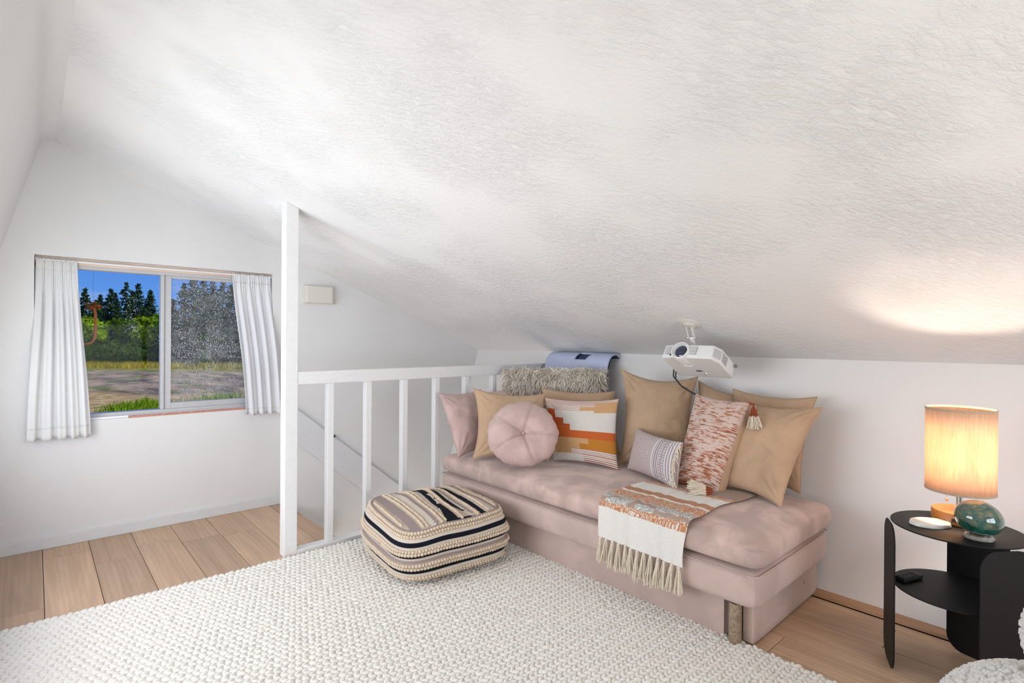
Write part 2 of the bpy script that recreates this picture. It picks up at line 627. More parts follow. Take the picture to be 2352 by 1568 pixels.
def finish(name, me, mat, parent, o, smooth=True, bevel=0.0, segs=2, sub=0, solid=0.0, angle=40):
    me.materials.append(mat)
    ob = bpy.data.objects.new(name, me)
    COL.objects.link(ob)
    o = Vector(o)
    WL[ob.name] = o
    if parent is not None:
        ob.parent = parent
        ob.location = o - WL[parent.name]
    else:
        ob.location = o
    if smooth:
        me.polygons.foreach_set('use_smooth', [True]*len(me.polygons))
        if angle < 180:
            me.set_sharp_from_angle(angle=math.radians(angle))
    if solid:
        md = ob.modifiers.new('solid', 'SOLIDIFY')
        md.thickness = solid
        md.offset = 0
    if bevel:
        md = ob.modifiers.new('bevel', 'BEVEL')
        md.width = bevel
        md.segments = segs
        md.limit_method = 'ANGLE'
        md.angle_limit = math.radians(35)
        md.harden_normals = False
    if sub:
        md = ob.modifiers.new('sub', 'SUBSURF')
        md.levels = sub
        md.render_levels = sub
    return ob


def fast_mesh(name, V, Q, mat, parent=None, smooth=True, colors=None):
    """V (n,3) array, Q (m,3 or 4) array"""
    V = np.asarray(V, dtype=np.float64)
    Q = np.asarray(Q, dtype=np.int32)
    lo, hi = V.min(0), V.max(0)
    o = np.array([(lo[0]+hi[0])/2, (lo[1]+hi[1])/2, lo[2]])
    k = Q.shape[1]
    me = bpy.data.meshes.new(name)
    me.vertices.add(len(V))
    me.vertices.foreach_set('co', (V-o).astype(np.float32).ravel())
    me.loops.add(Q.size)
    me.loops.foreach_set('vertex_index', Q.ravel())
    me.polygons.add(len(Q))
    me.polygons.foreach_set('loop_start', np.arange(0, Q.size, k, dtype=np.int32))
    me.polygons.foreach_set('loop_total', np.full(len(Q), k, dtype=np.int32))
    me.update(calc_edges=True)
    me.validate()
    if colors is not None:
        paint(me, colors)
    return finish(name, me, mat, parent, Vector(o), smooth, angle=180)


def paint(me, facecol):
    """facecol: (faces,3): one flat colour per face"""
    fc = np.asarray(facecol, dtype=np.float32)
    tot = np.empty(len(me.polygons), dtype=np.int32)
    me.polygons.foreach_get('loop_total', tot)
    c = np.ones((len(me.loops), 4), dtype=np.float32)
    c[:, :3] = np.repeat(fc, tot, axis=0)
    a = me.color_attributes.new('Col', 'FLOAT_COLOR', 'CORNER')
    a.data.foreach_set('color', c.ravel())


def tag(o, label, cat, group=None, kind=None):
    if label:
        o['label'] = label
    if cat:
        o['category'] = cat
    if group:
        o['group'] = group
    if kind:
        o['kind'] = kind
    return o


def thing(name, label, cat, loc, group=None, kind=None):
    o = bpy.data.objects.new(name, None)
    o.empty_display_size = 0.1
    COL.objects.link(o)
    o.location = loc
    WL[o.name] = Vector(loc)
    return tag(o, label, cat, group, kind)


def struct(o):
    o['kind'] = 'structure'
    return o


def stuff(o):
    o['kind'] = 'stuff'
    return o

# ------------------------------------------------------------------ the shell
YW = 4.18                      # gable wall face


def kneex(z):
    return 2.92 + 0.33*z


def leftx(z):
    return -0.60 + 0.2605*z


def ceilz(x):
    return 2.449 - 0.392*x


def sstep(a, b, x):
    t = min(1, max(0, (x-a)/(b-a)))
    return t*t*(3-2*t)


# floor: slab with the stair opening, planks laid on it
fl = MB()
fl.box(-0.75, 1.42, -1.75, YW+0.1, -0.20, -0.012)
fl.box(1.42, 3.15, -1.75, 3.19, -0.20, -0.012)
floor = struct(fl.build('floor', M_GAP, smooth=False, origin=(0, 0, 0)))


def plank(x0, x1, y0, y1):
    g = 0.0012
    m = MB()
    x0 += g; x1 -= g; y0 += g; y1 -= g
    b = 0.0012
    m.add([(x0, y0, -0.012), (x1, y0, -0.012), (x1, y1, -0.012), (x0, y1, -0.012),
           (x0, y0, -b), (x1, y0, -b), (x1, y1, -b), (x0, y1, -b),
           (x0+b, y0+b, 0), (x1-b, y0+b, 0), (x1-b, y1-b, 0), (x0+b, y1-b, 0)],
          [(0, 1, 5, 4), (1, 2, 6, 5), (2, 3, 7, 6), (3, 0, 4, 7), (4, 5, 9, 8), (5, 6, 10, 9), (6, 7, 11, 10), (7, 4, 8, 11), (8, 9, 10, 11)])
    return m.build('plank', M_OAK, floor, smooth=False, fixn=False)


PW = 0.2125
JOINT = {0: 3.263, 1: 2.75, 2: 3.706, 3: 3.87, 4: 2.55, 5: 3.721, 6: 3.05, 7: 2.6, 8: 1.3, 9: 1.9, 10: 1.1, 11: 0.9, 12: 0.30, 13: 0.60, 14: 1.15}
for k in range(-2, 15):
    x0 = 0.0385 - PW + k*PW
    x1 = x0 + PW
    x0 = max(x0, -0.60)
    x1 = min(x1, 2.857)
    ymax = YW if x0 < 1.41 else 3.12
    if x0 < 1.42 < x1:
        x1 = 1.425
    j = JOINT.get(k, 3.4)
    cuts = [j]
    while cuts[0] > -1.2:
        cuts.insert(0, cuts[0]-1.22)
    while cuts[-1] < ymax-0.05:
        cuts.append(cuts[-1]+1.22)
    lo = -1.62
    for c in cuts:
        c = min(c, ymax)
        if c - lo > 0.02:
            plank(x0, x1, lo, c)
        lo = c

# gable wall with the window opening (also runs down into the stairwell)
WX0, WX1, WZ0, WZ1 = -0.003, 1.333, 0.738, 1.735
wb = MB()
T = 0.16
for (x0, x1, z0, z1) in ((-0.8, WX0, -2.6, 2.7), (WX1, 1.75, -2.6, 2.7), (2.75, 3.6, -2.6, 2.7), (1.75, 2.75, -2.6, -2.15), (1.75, 2.75, -0.95, 2.7), (WX0, WX1, -2.6, WZ0), (WX0, WX1, WZ1, 2.7)):
    wb.box(x0, x1, YW, YW+T, z0, z1)
struct(wb.build('wall_back', M_WALL, smooth=False))

lf = MB()
for x in (1.75, 2.25, 2.75):
    lf.box(x-0.025, x+0.025, YW+0.05, YW+0.10, -2.15, -0.95)
for z in (-2.15, -0.95):
    lf.box(1.75, 2.75, YW+0.05, YW+0.10, z-0.025, z+0.025)
struct(lf.build('added_window_stairwell', M_WHITE, smooth=False))  # added window out of sight, frames the stairwell fill light

# leaning knee wall behind the daybed
kw = MB()
kw.prism([(kneex(-2.6), -1.75, -2.6), (kneex(1.22), -1.75, 1.22), (kneex(1.22)+0.12, -1.75, 1.22), (kneex(-2.6)+0.12, -1.75, -2.6)], (0, YW+1.80, 0))
struct(kw.build('wall_right', M_KNEE, smooth=False))

# steep wall on the near side, with a big window the camera does not see
HY0, HY1, HZ0, HZ1 = 1.40, 3.64, 0.42, 1.52
lw = MB()
for (y0, y1, z0, z1) in ((-1.75, HY0, -0.02, 2.36), (HY1, YW+0.02, -0.02, 2.36), (HY0, HY1, -0.02, HZ0), (HY0, HY1, HZ1, 2.36)):
    lw.prism([(leftx(z0), y0, z0), (leftx(z1), y0, z1), (leftx(z1)-0.10, y0, z1), (leftx(z0)-0.10, y0, z0)], (0, y1-y0, 0))
# rounded turn into the ceiling
arc = []
pa = Vector((leftx(2.36), 0, 2.36))
pc = Vector((0.036, 0, 2.436))
pb = Vector((0.10, 0, ceilz(0.10)))
for i in range(11):
    t = i/10
    arc.append(pa*(1-t)**2 + pc*2*t*(1-t) + pb*t*t)
lw.grid([[(p.x, y, p.z) for p in arc] for y in (-1.75, 1.2, YW+0.02)])
struct(lw.build('wall_left', M_WALL, smooth=True, angle=30, fixn=False))
wf = MB()
for k, (y, hw) in enumerate(((0.0, 0.035),)):
    pass
fr = MB()
for z in (HZ0, HZ1):
    fr.box(leftx(z)-0.09, leftx(z)-0.02, HY0, HY1, z-0.03, z+0.03)
for y in (HY0, (HY0+HY1)/2, HY1):
    fr.prism([(leftx(HZ0)-0.09, y-0.03, HZ0), (leftx(HZ1)-0.09, y-0.03, HZ1), (leftx(HZ1)-0.02, y-0.03, HZ1), (leftx(HZ0)-0.02, y-0.03, HZ0)], (0, 0.06, 0))
struct(fr.build('window_2', M_WHITE, smooth=False))

# wall behind the camera, with a window added for the rear fill light
rw = MB()
for (x0, x1, z0, z1) in ((-0.8, 0.3, -0.02, 2.6), (2.3, 3.6, -0.02, 2.6), (0.3, 2.3, -0.02, 0.42), (0.3, 2.3, 1.48, 2.6)):
    rw.box(x0, x1, -1.74, -1.62, z0, z1)
struct(rw.build('wall_front', M_WALL, smooth=False))
rf = MB()
for x in (0.3, 1.3, 2.3):
    rf.box(x-0.03, x+0.03, -1.70, -1.64, 0.42, 1.48)
for z in (0.42, 1.48):
    rf.box(0.3, 2.3, -1.70, -1.64, z-0.03, z+0.03)
struct(rf.build('added_window_rear', M_WHITE, smooth=False))

# sloping ceiling; a slight swell above the railing shapes in a soft shadow band
ce = MB()
rows = []
ys = list(np.linspace(-1.75, 3.05, 9)) + list(np.linspace(3.10, 4.0, 31)) + [4.1, YW+0.03]
xs = list(np.linspace(0.10, 3.36, 60))
for y in ys:
    r = []
    for x in xs:
        d = 0.030*sstep(3.15, 3.26, y)*(1-sstep(3.28, 3.75, y))*sstep(1.02, 1.12, x)*(1-sstep(1.5, 2.35, x))
        r.append((x, y, ceilz(x)-d))
    rows.append(r)
ce.grid(rows)
ceiling = struct(ce.build('ceiling', M_CEIL, smooth=True, angle=60, fixn=False))
rt = MB()
rt.prism([(-0.9, -1.9, 1.5), (0.035, -1.9, 2.60), (3.9, -1.9, 1.06), (3.9, -1.9, 1.10), (0.035, -1.9, 2.70), (-0.9, -1.9, 1.55)], (0, 6.5, 0))
struct(rt.build('roof', M_GAP, smooth=False))

# stairwell: lower walls, treads, lower floor
sw = MB()
sw.box(1.30, 3.3, 3.19, 3.23, -2.6, -0.012)
sw.box(1.38, 1.42, 3.19, YW, -2.6, -0.012)
struct(sw.build('wall_stairwell', M_WALL, smooth=False))
st = MB()
st.box(1.38, 3.3, 3.19, YW, -2.62, -2.58)
stairs = struct(st.build('floor_lower', M_OAK, smooth=False))
for i in range(5):
    tr = MB()
    tr.box(1.50+i*0.24, 1.78+i*0.24, 3.235, YW-0.005, -0.42-i*0.2, -0.38-i*0.2)
    tr.build('tread', M_OAK, stairs, smooth=False, bevel=0.005)

# white skirting along the gable wall, timber strip along the knee wall
bb = MB()
bb.box(-0.60, 1.42, YW-0.016, YW, 0.0, 0.068)
struct(bb.build('baseboard_back', M_TRIM, smooth=False, bevel=0.003))
br = MB()
br.prism([(2.868, -1.62, 0.0), (2.925, -1.62, 0.0), (2.925, -1.62, 0.020), (2.875, -1.62, 0.012)], (0, 4.7, 0))
struct(br.build('baseboard_right', M_TRIMWOOD, smooth=False))

# sloping stair board on the gable wall
tb = MB()
s0 = [(1.396, 0.715), (1.500, 0.715), (2.90, -0.448), (2.90, -0.73), (1.500, 0.450), (1.396, 0.537)]
tb.prism([(x, YW-0.03, z) for x, z in s0], (0, 0.03, 0))
t1 = struct(tb.build('trim_1', M_TRIM, smooth=False, bevel=0.003))
kn = MB()
kn.lathe((1.80, YW-0.036, 0.468), [(0.0, -0.002), (0.010, -0.002), (0.011, 0.004), (0.0, 0.006)], 12, (0, -1, 0))
kn.build('screw_hole', M_CABLE, t1)

# ------------------------------------------------------------------ window in the gable wall
wy = YW + 0.055
win = thing('window_1', 'sliding window in the gable wall with one clear and one rain-speckled pane', None, (0.66, wy, WZ0), kind='structure')
f = MB()
f.box(WX0, WX1, wy-0.01, wy+0.06, 0.742, 0.772)
f.box(WX0, WX1, wy-0.01, wy+0.06, 1.672, 1.692)
f.box(WX0, WX0+0.025, wy-0.01, wy+0.06, 0.76, 1.69)
f.box(WX1-0.025, WX1, wy-0.01, wy+0.06, 0.76, 1.69)
f.build('frame', M_ALU, win, smooth=False, bevel=0.002)
f = MB()
f.box(0.628, 0.650, wy-0.012, wy+0.05, 0.772, 1.672)
f.build('mullion', M_ALU, win, smooth=False, bevel=0.003)
s = MB()
s.box(0.652, 0.690, wy-0.002, wy+0.03, 0.772, 1.672)
s.box(1.285, 1.308, wy-0.002, wy+0.03, 0.772, 1.672)
s.box(0.690, 1.285, wy-0.002, wy+0.03, 0.772, 0.812)
s.box(0.690, 1.285, wy-0.002, wy+0.03, 1.655, 1.672)
sash = s.build('sash', M_ALU, win, smooth=False, bevel=0.002)
h = MB()
h.box(WX0, WX1, wy-0.012, wy+0.10, 1.692, 1.7345)
h.build('header_strip', M_HEADWOOD, win, smooth=False, bevel=0.002)
h = MB()
h.box(WX0, WX1, wy-0.045, wy+0.02, 0.738, 0.752)
h.build('sill', M_WHITE, win, smooth=False, bevel=0.003)
h = MB()
h.box(0.45, 1.20, wy-0.058, wy-0.044, 0.735, 0.750)
h.build('sill_strip', plain('raw_red_wood', (0.52, 0.26, 0.20), 0.7, 0.1, 60, 0.2), win, smooth=False)
p = MB()
p.box(WX0+0.02, 0.632, wy+0.038, wy+0.042, 0.772, 1.672)
p.build('pane', M_GLASS, win, smooth=False)
p = MB()
p.box(0.688, 1.287, wy+0.014, wy+0.018, 0.810, 1.658)
pw = p.build('pane', M_GLASSWET, win, smooth=False)
pw['label'] = 'misty pane covered in rain drops'


def drops(name, parent, n, x0, x1, z0, z1, y, dens, rmin, rmax, seed):
    rg = np.random.RandomState(seed)
    ring = np.array([[math.cos(a), math.sin(a)] for a in np.linspace(0, 2*math.pi, 7)[:-1]])
    V, Q = [], []
    c = 0
    while c < n:
        x, z = rg.uniform(x0, x1), rg.uniform(z0, z1)
        if rg.rand() > dens((x-x0)/(x1-x0), (z-z0)/(z1-z0), x, z):
            continue
        r = rmin + (rmax-rmin)*rg.rand()**3
        o = len(V)
        el = rg.uniform(1.0, 1.9)
        for a, b in ring:
            V.append((x+a*r, y, z+b*r*el))
        for a, b in ring:
            V.append((x+a*r*0.6, y-r*0.55, z+b*r*el*0.6))
        for k in range(6):
            Q.append((o+k, o+(k+1) % 6, o+6+(k+1) % 6, o+6+k))
        Q.append((o+6, o+7, o+8, o+9))
        Q.append((o+9, o+10, o+11, o+6))
        c += 1
    return stuff(fast_mesh(name, V, Q, M_DROPS, parent))


def dens_wet(u, v, x, z):
    n = noise.noise(Vector((x*7, z*7, 3.1)))
    col = noise.noise(Vector((x*26, z*2.5, 9.7)))
    d = 0.55 + 0.5*n + 0.5*col
    if v < 0.35:
        d *= 0.40
    if v < 0.10:
        d *= 1.6
    if ((x-1.02)/0.10)**2 + ((z-1.17)/0.06)**2 < 1:
        d *= 1.4
    return max(0.03, d)


drops('raindrops', win, 8500, 0.692, 1.284, 0.815, 1.654, wy+0.013, dens_wet, 0.0009, 0.0030, 5)
drops('raindrops', win, 260, 0.18, 0.628, 0.80, 1.60, wy+0.037,
      lambda u, v, x, z: 1.0 if abs(x-0.475) < 0.04 and 1.27 < z < 1.52 else (0.5 if x > 0.61 and 1.1 < z else (0.25 if x < 0.24 and z > 1.25 else 0.004)), 0.001, 0.003, 8)

# curtains and their rod
rod = MB()
rod.tube([(WX0+0.004, YW+0.03, 1.712), (WX1-0.004, YW+0.03, 1.712)], 0.006, 8)
tag(rod.build('curtain_rod', M_WHITE), 'thin white curtain rod tucked under the window header', 'rod')


def curtain(name, mat, top, bot, zt, zb, pleats, seed, hem):
    rg = random.Random(seed)
    nu, nv = 110, 46
    ph = [rg.uniform(0, 6.28) for _ in range(4)]
    rows = []
    for j in range(nv):
        v = j/(nv-1)
        z = zt + (zb-zt)*v
        e = sstep(0, 1, v)*0.55 + v*0.45
        a, b = top[0]+(bot[0]-top[0])*e, top[1]+(bot[1]-top[1])*e
        amp = 0.006 + 0.016*sstep(0.03, 0.4, v)
        yc = YW + 0.028 - 0.075*sstep(0.02, 0.72, v) - 0.004*v
        r = []
        for i in range(nu):
            u = i/(nu-1)
            uu = u + 0.02*math.sin(6*u+ph[0])*v + 0.012*math.sin(5*v+ph[1])
            w = math.sin(2*math.pi*pleats*uu+ph[2]) + 0.45*math.sin(2*math.pi*pleats*1.9*uu+ph[3])
            g = 0.0035*math.sin(2*math.pi*pleats*4*u+ph[1])*(1-sstep(0.05, 0.22, v))
            if v < 0.045:
                w *= 0.5
            x = a + (b-a)*u + 0.003*math.cos(2*math.pi*pleats*uu+ph[2])
            r.append((x, yc + amp*w*0.62 + g, z + (0.004*math.sin(2*math.pi*pleats*u) if v < 0.01 else 0) + 0.006*math.sin(2*math.pi*uu*pleats+ph[2])*(v > 0.97)))
        rows.append(r)
    m = MB()
    m.grid(rows)
    root = thing(name, None, None, ((bot[0]+bot[1])/2, YW-0.03, zb))
    m.build('fabric', mat, root, smooth=True, angle=180, solid=0.0012, fixn=False)
    # stitched hem: the doubled strip along the bottom
    k0 = int(nv*(1-hem))
    hm = MB()
    hm.grid([[(q[0], q[1]-0.002, q[2]) for q in r] for r in rows[k0:]])
    hm.build('hem', mat, root, smooth=True, angle=180, solid=0.001, fixn=False)
    hd = MB()
    hd.grid([[(q[0], q[1]-0.002, q[2]) for q in r] for r in rows[:4]])
    hd.build('heading_tape', mat, root, smooth=True, angle=180, solid=0.001, fixn=False)
    return root


c1 = curtain('curtain', M_CURTAIN, (0.006, 0.190), (-0.030, 0.256), 1.718, 0.648, 4.6, 3, 0.07)
tag(c1, 'sheer white curtain beside the clear pane, glowing with daylight', 'curtain', 'window curtains')
c2 = curtain('curtain', M_CURTAIN2, (1.058, 1.322), (1.132, 1.398), 1.722, 0.700, 4.2, 11, 0.05)
tag(c2, 'opaque white curtain beside the rain-speckled pane, next to the tall post', 'curtain', 'window curtains')

# ------------------------------------------------------------------ railing
rl = thing('railing', 'white painted stair railing with square balusters and one post up to the ceiling', 'railing', (1.1, 3.15, 0))
RY0, RY1 = 3.115, 3.185
m = MB()
zt0 = ceilz(1.063)
m.prism([(1.063, RY0, 0), (1.135, RY0, 0), (1.135, RY0, ceilz(1.135)+0.0), (1.063, RY0, zt0)], (0, 0.075, 0))
m.build('post', M_WHITE, rl, smooth=False, bevel=0.003)
m = MB()
m.box(1.135, 3.262, RY0+0.002, RY1-0.01, 0.984, 1.060)
m.build('top_rail', M_WHITE, rl, smooth=False, bevel=0.004)
m = MB()
m.box(1.135, 2.99, RY0, RY1, 0.0, 0.026)
m.build('bottom_rail', M_WHITE, rl, smooth=False, bevel=0.003)
for x0 in (1.316, 1.565, 1.828, 2.085, 2.346, 2.607):
    m = MB()
    m.box(x0, x0+0.038, RY0+0.006, RY1-0.016, 0.026, 0.984)
    m.build('baluster', M_WHITE, rl, smooth=False, bevel=0.002)

# box on the gable wall beyond the post
wbx = thing('wall_box', 'small cream chime box on the gable wall just beyond the tall post', 'chime box', (1.69, YW-0.03, 1.53))
m = MB()
m.add([(1.562, YW, 1.530), (1.818, YW, 1.530), (1.818, YW, 1.668), (1.562, YW, 1.668),
       (1.566, YW-0.062, 1.534), (1.770, YW-0.062, 1.534), (1.770, YW-0.062, 1.664), (1.566, YW-0.062, 1.664)],
      [(0, 1, 5, 4), (1, 2, 6, 5), (2, 3, 7, 6), (3, 0, 4, 7), (4, 5, 6, 7)])
m.build('cover', M_IVORY, wbx, smooth=True, bevel=0.006, segs=3)
m = MB()
m.box(1.555, 1.822, YW-0.008, YW, 1.526, 1.672)
m.build('back_plate', M_IVORY, wbx, smooth=False, bevel=0.002)
# ------------------------------------------------------------------ outside: field and trees
GZ = -2.7
g = MB()
rows = []
for j in range(50):
    y = 6 + 140*(j/49)**1.6
    r = []
    for i in range(60):
        x = -50 + 125*i/59
        r.append((x, y, GZ + 0.10*noise.noise(Vector((x*0.25, y*0.25, 0))) + 0.25*noise.noise(Vector((x*0.05, y*0.05, 4)))*sstep(60, 90, y)))
    rows.append(r)
g.grid(rows)
struct(g.build('ground', M_GROUND, smooth=True, angle=180, fixn=False))


def leaf_cloud(pts, size, cols, rg, flat=0.0):
    """one small bent leaf-spray triangle pair per point"""
    n = len(pts)
    V = np.empty((n*4, 3))
    d = rg.normal(size=(n, 3))
    d[:, 2] *= (1-flat)
    d /= np.linalg.norm(d, axis=1)[:, None]
    e = rg.normal(size=(n, 3))
    e -= (e*d).sum(1)[:, None]*d
    e /= np.linalg.norm(e, axis=1)[:, None]
    s = size*rg.uniform(0.5, 1.3, n)[:, None]
    V[0::4] = pts - d*s
    V[1::4] = pts + e*s*0.45
    V[2::4] = pts + d*s
    V[3::4] = pts - e*s*0.45
    Q = np.arange(n*4).reshape(n, 4)
    return V, Q, cols


def conifer(x, y, h, seed, label, group):
    rg = np.random.RandomState(seed)
    root = thing('conifer', label, 'tree', (x, y, GZ), group)
    t = MB()
    t.tube([(x, y, GZ), (x, y, GZ+h*0.5), (x, y, GZ+h*0.97)], [0.24, 0.14, 0.02], 7)
    t.build('trunk', M_BARK, root)
    pts = []
    R = h*0.31
    levels = 26
    for L in range(levels):
        f = L/(levels-1)
        z = h*(0.10+0.89*f)
        r = R*(1-f)**0.8*(0.75+0.5*rg.rand()) + 0.06
        nb = int(7+9*(1-f))
        for b in range(nb):
            a = rg.uniform(0, 2*math.pi)
            rr = r*rg.uniform(0.7, 1.15)
            k = int(5+9*(1-f))
            tt = rg.uniform(0.15, 1, k)
            pts.append(np.stack([x+np.cos(a)*rr*tt+rg.normal(0, 0.10, k), y+np.sin(a)*rr*tt+rg.normal(0, 0.10, k), GZ+z-rr*0.30*tt+rg.normal(0, 0.10, k)], 1))
    pts = np.concatenate(pts)
    n = len(pts)
    base = np.array([[0.018, 0.050, 0.022]])*rg.uniform(0.5, 1.7, (n, 1))
    base[:, 0] *= rg.uniform(0.7, 1.6, n)
    V, Q, c = leaf_cloud(pts, 0.30, base, rg, 0.3)
    fast_mesh('foliage', V, Q, M_LEAF, root, smooth=False, colors=c)
    return root


def broadleaf(x, y, h, w, seed, label, group, col, name='broadleaf_tree', cat='tree'):
    rg = np.random.RandomState(seed)
    root = thing(name, label, cat, (x, y, GZ), group)
    t = MB()
    t.tube([(x, y, GZ), (x+0.1, y, GZ+h*0.4), (x-0.1, y+0.1, GZ+h*0.75)], [0.16, 0.11, 0.04], 7)
    t.build('trunk', M_BARK, root)
    pts, shade = [], []
    for L in range(16):
        a = rg.uniform(0, 6.28)
        rr = w*0.36*math.sqrt(rg.rand())
        cz = GZ + h*rg.uniform(0.18, 0.84)
        q = rg.normal(size=(150, 3))
        q /= np.linalg.norm(q, axis=1)[:, None]
        s = w*0.24*rg.uniform(0.7, 1.25)
        q *= s*rg.uniform(0.55, 1.05, (150, 1))
        q[:, 2] *= 0.8
        pts.append(q + np.array([x+math.cos(a)*rr, y+math.sin(a)*rr, cz]))
        shade.append(np.full(150, rg.uniform(0.75, 1.25)))
    pts = np.concatenate(pts)
    pts[:, 2] = np.clip(pts[:, 2], GZ+0.05, GZ+h)
    n = len(pts)
    base = np.array([col])*rg.uniform(0.6, 1.4, (n, 1))*np.concatenate(shade)[:, None]
    V, Q, c = leaf_cloud(pts, 0.26, base, rg)
    fast_mesh('foliage', V, Q, M_LEAF, root, smooth=False, colors=c)
    return root


G1, G2 = 'dark conifers behind the clear pane', 'tall conifers behind the speckled pane'
for i, (x, y, h) in enumerate([(3.9, 120.1, 11.8), (6.2, 112.7, 11.9), (8.2, 120.3, 10.5), (9.4, 109.8, 11.9), (11.5, 110.6, 13.2), (12.5, 104.4, 12.6), (14.9, 110.3, 12.1), (1.7, 119.5, 10.9), (8.9, 122.0, 11.6), (11.0, 121.0, 12.0), (13.2, 118.0, 12.4), (15.6, 117.0, 11.6)]):
    conifer(x, y, h, 100+i, 'dark pointed conifer against the blue sky, seen through the clear pane', G1)
for i, (x, y, h) in enumerate([(15.5, 93.6, 9.6), (15.9, 87.9, 11.7), (16.5, 84.6, 13.1), (18.4, 88.3, 12.8), (18.7, 84.0, 11.9), (21.1, 88.6, 12.9), (20.9, 83.4, 11.5), (22.6, 84.5, 11.1), (24.9, 85.2, 11.6)]):
    conifer(x, y, h, 200+i, 'tall blurred conifer seen through the rain-speckled pane', G2)
LIME = (0.22, 0.36, 0.012)
MID = (0.07, 0.15, 0.012)
broadleaf(7.1, 101.2, 7.6, 4.6, 301, 'lime green leafy tree in front of the conifers beside the sheer curtain', None, LIME)
broadleaf(10.3, 101.0, 7.5, 5.0, 302, 'mid green leafy tree in the middle of the clear pane', None, MID)
broadleaf(12.9, 95.9, 8.4, 4.4, 303, 'lime green leafy tree in front of the conifers beside the window mullion', None, LIME)
broadleaf(5.3, 100.1, 5.0, 4.4, 304, 'dark green leafy tree at the edge of the sheer curtain', None, (0.035, 0.08, 0.015))
for i, (x, y, h, w) in enumerate([(17.6, 81.0, 4.3, 5.0), (20.8, 80.8, 5.0, 5.0), (24.6, 80.1, 7.0, 5.5), (15.3, 88.4, 5.0, 4.6)]):
    broadleaf(x, y, h, w, 320+i, 'dark leafy tree under the conifers behind the rain-speckled pane', 'leafy trees behind the speckled pane', (0.035, 0.075, 0.015))
for i, (x, y, h, w) in enumerate([(8.2, 92.1, 3.2, 4.2), (10.0, 89.1, 2.7, 4.0), (6.1, 94.0, 2.8, 4.0), (12.2, 93.0, 2.6, 3.6)]):
    broadleaf(x, y, h, w, 330+i, 'low green shrub at the foot of the trees behind the clear pane', 'shrubs at the wood edge', (0.05, 0.11, 0.015), 'shrub', 'shrub')


def grass_patch(name, label, spots, n, h, col, seed, group=None):
    rg = np.random.RandomState(seed)
    V, Q, C = [], [], []
    for (cx, cy, rx, ry) in spots:
        for k in range(n):
            x, y = cx+rg.normal()*rx, cy+rg.normal()*ry
            hh = h*rg.uniform(0.5, 1.3)
            a = rg.uniform(0, 3.14)
            w = hh*0.09
            lean = rg.normal(0, 0.35, 2)*hh
            o = len(V)
            V += [(x-math.cos(a)*w, y-math.sin(a)*w, GZ-0.05), (x+math.cos(a)*w, y+math.sin(a)*w, GZ-0.05), (x+lean[0], y+lean[1], GZ+hh)]
            Q.append((o, o+1, o+2))
            s = rg.uniform(0.6, 1.5)
            C.append((col[0]*s*rg.uniform(0.8, 1.3), col[1]*s, col[2]*s))
    o = fast_mesh(name, V, Q, M_LEAF, None, smooth=False, colors=np.array(C))
    tag(o, label, 'grass', group)
    return stuff(o)


grass_patch('grass', 'bright green grass tufts on the sand just outside the window',
            [(3.2, 35.2, 0.35, 0.6), (4.0, 36.2, 0.35, 0.6), (4.9, 37.6, 0.3, 0.8), (5.1, 36.0, 0.3, 0.6), (4.2, 34.2, 0.5, 0.6), (5.2, 34.0, 0.5, 0.6), (7.1, 35.8, 0.5, 0.6), (9.4, 38.5, 0.6, 0.8), (8.0, 36.5, 0.5, 0.6), (6.3, 33.4, 0.7, 0.6)], 170, 0.42, (0.13, 0.24, 0.01), 41)
strip = [(-2+k*1.3 + 0.25*((k*7) % 5), 92 - k*1.05 + ((k*3) % 4), 1.0, 1.6) for k in range(24)]
grass_patch('grass', 'yellow green strip of tall grass along the foot of the trees', strip, 230, 0.75, (0.30, 0.27, 0.02), 42)

# orange J outside the clear pane, standing in for a reflection in its glass
hk = thing('pane_reflection', 'rust-orange reflection shaped as a curled stem outside the clear pane', 'reflection', (0.285, 4.345, 1.21))
m = MB()
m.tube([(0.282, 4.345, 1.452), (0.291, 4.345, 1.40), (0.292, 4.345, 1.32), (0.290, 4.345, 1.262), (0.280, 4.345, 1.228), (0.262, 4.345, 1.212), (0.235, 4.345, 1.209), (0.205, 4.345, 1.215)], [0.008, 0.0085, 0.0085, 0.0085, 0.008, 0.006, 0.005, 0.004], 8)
M_REFLECT = plain('orange_reflection', (0.42, 0.13, 0.03), 0.9, 0.3, 90, 0.25)
m.build('stroke', M_REFLECT, hk)
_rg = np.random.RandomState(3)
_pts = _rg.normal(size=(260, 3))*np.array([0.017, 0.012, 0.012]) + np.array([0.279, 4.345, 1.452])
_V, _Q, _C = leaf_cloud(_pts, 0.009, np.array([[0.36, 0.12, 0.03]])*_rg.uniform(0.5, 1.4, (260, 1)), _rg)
fast_mesh('reflection_blob', _V, _Q, M_LEAF, hk, smooth=False, colors=_C)
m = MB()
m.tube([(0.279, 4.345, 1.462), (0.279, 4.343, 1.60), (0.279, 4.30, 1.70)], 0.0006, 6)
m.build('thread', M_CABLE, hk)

# ------------------------------------------------------------------ rug
rug = thing('rug', 'large cream chunky braided wool rug spread over the plank floor', 'rug', (0.85, 1.6, 0))
RX0, RX1, RYa, RYb = -0.50, 2.195, -0.25, 3.095
m = MB()
m.box(RX0+0.01, RX1-0.012, RYa, RYb-0.012, 0.0, 0.010)
m.build('backing', M_RUGBASE, rug, smooth=False)


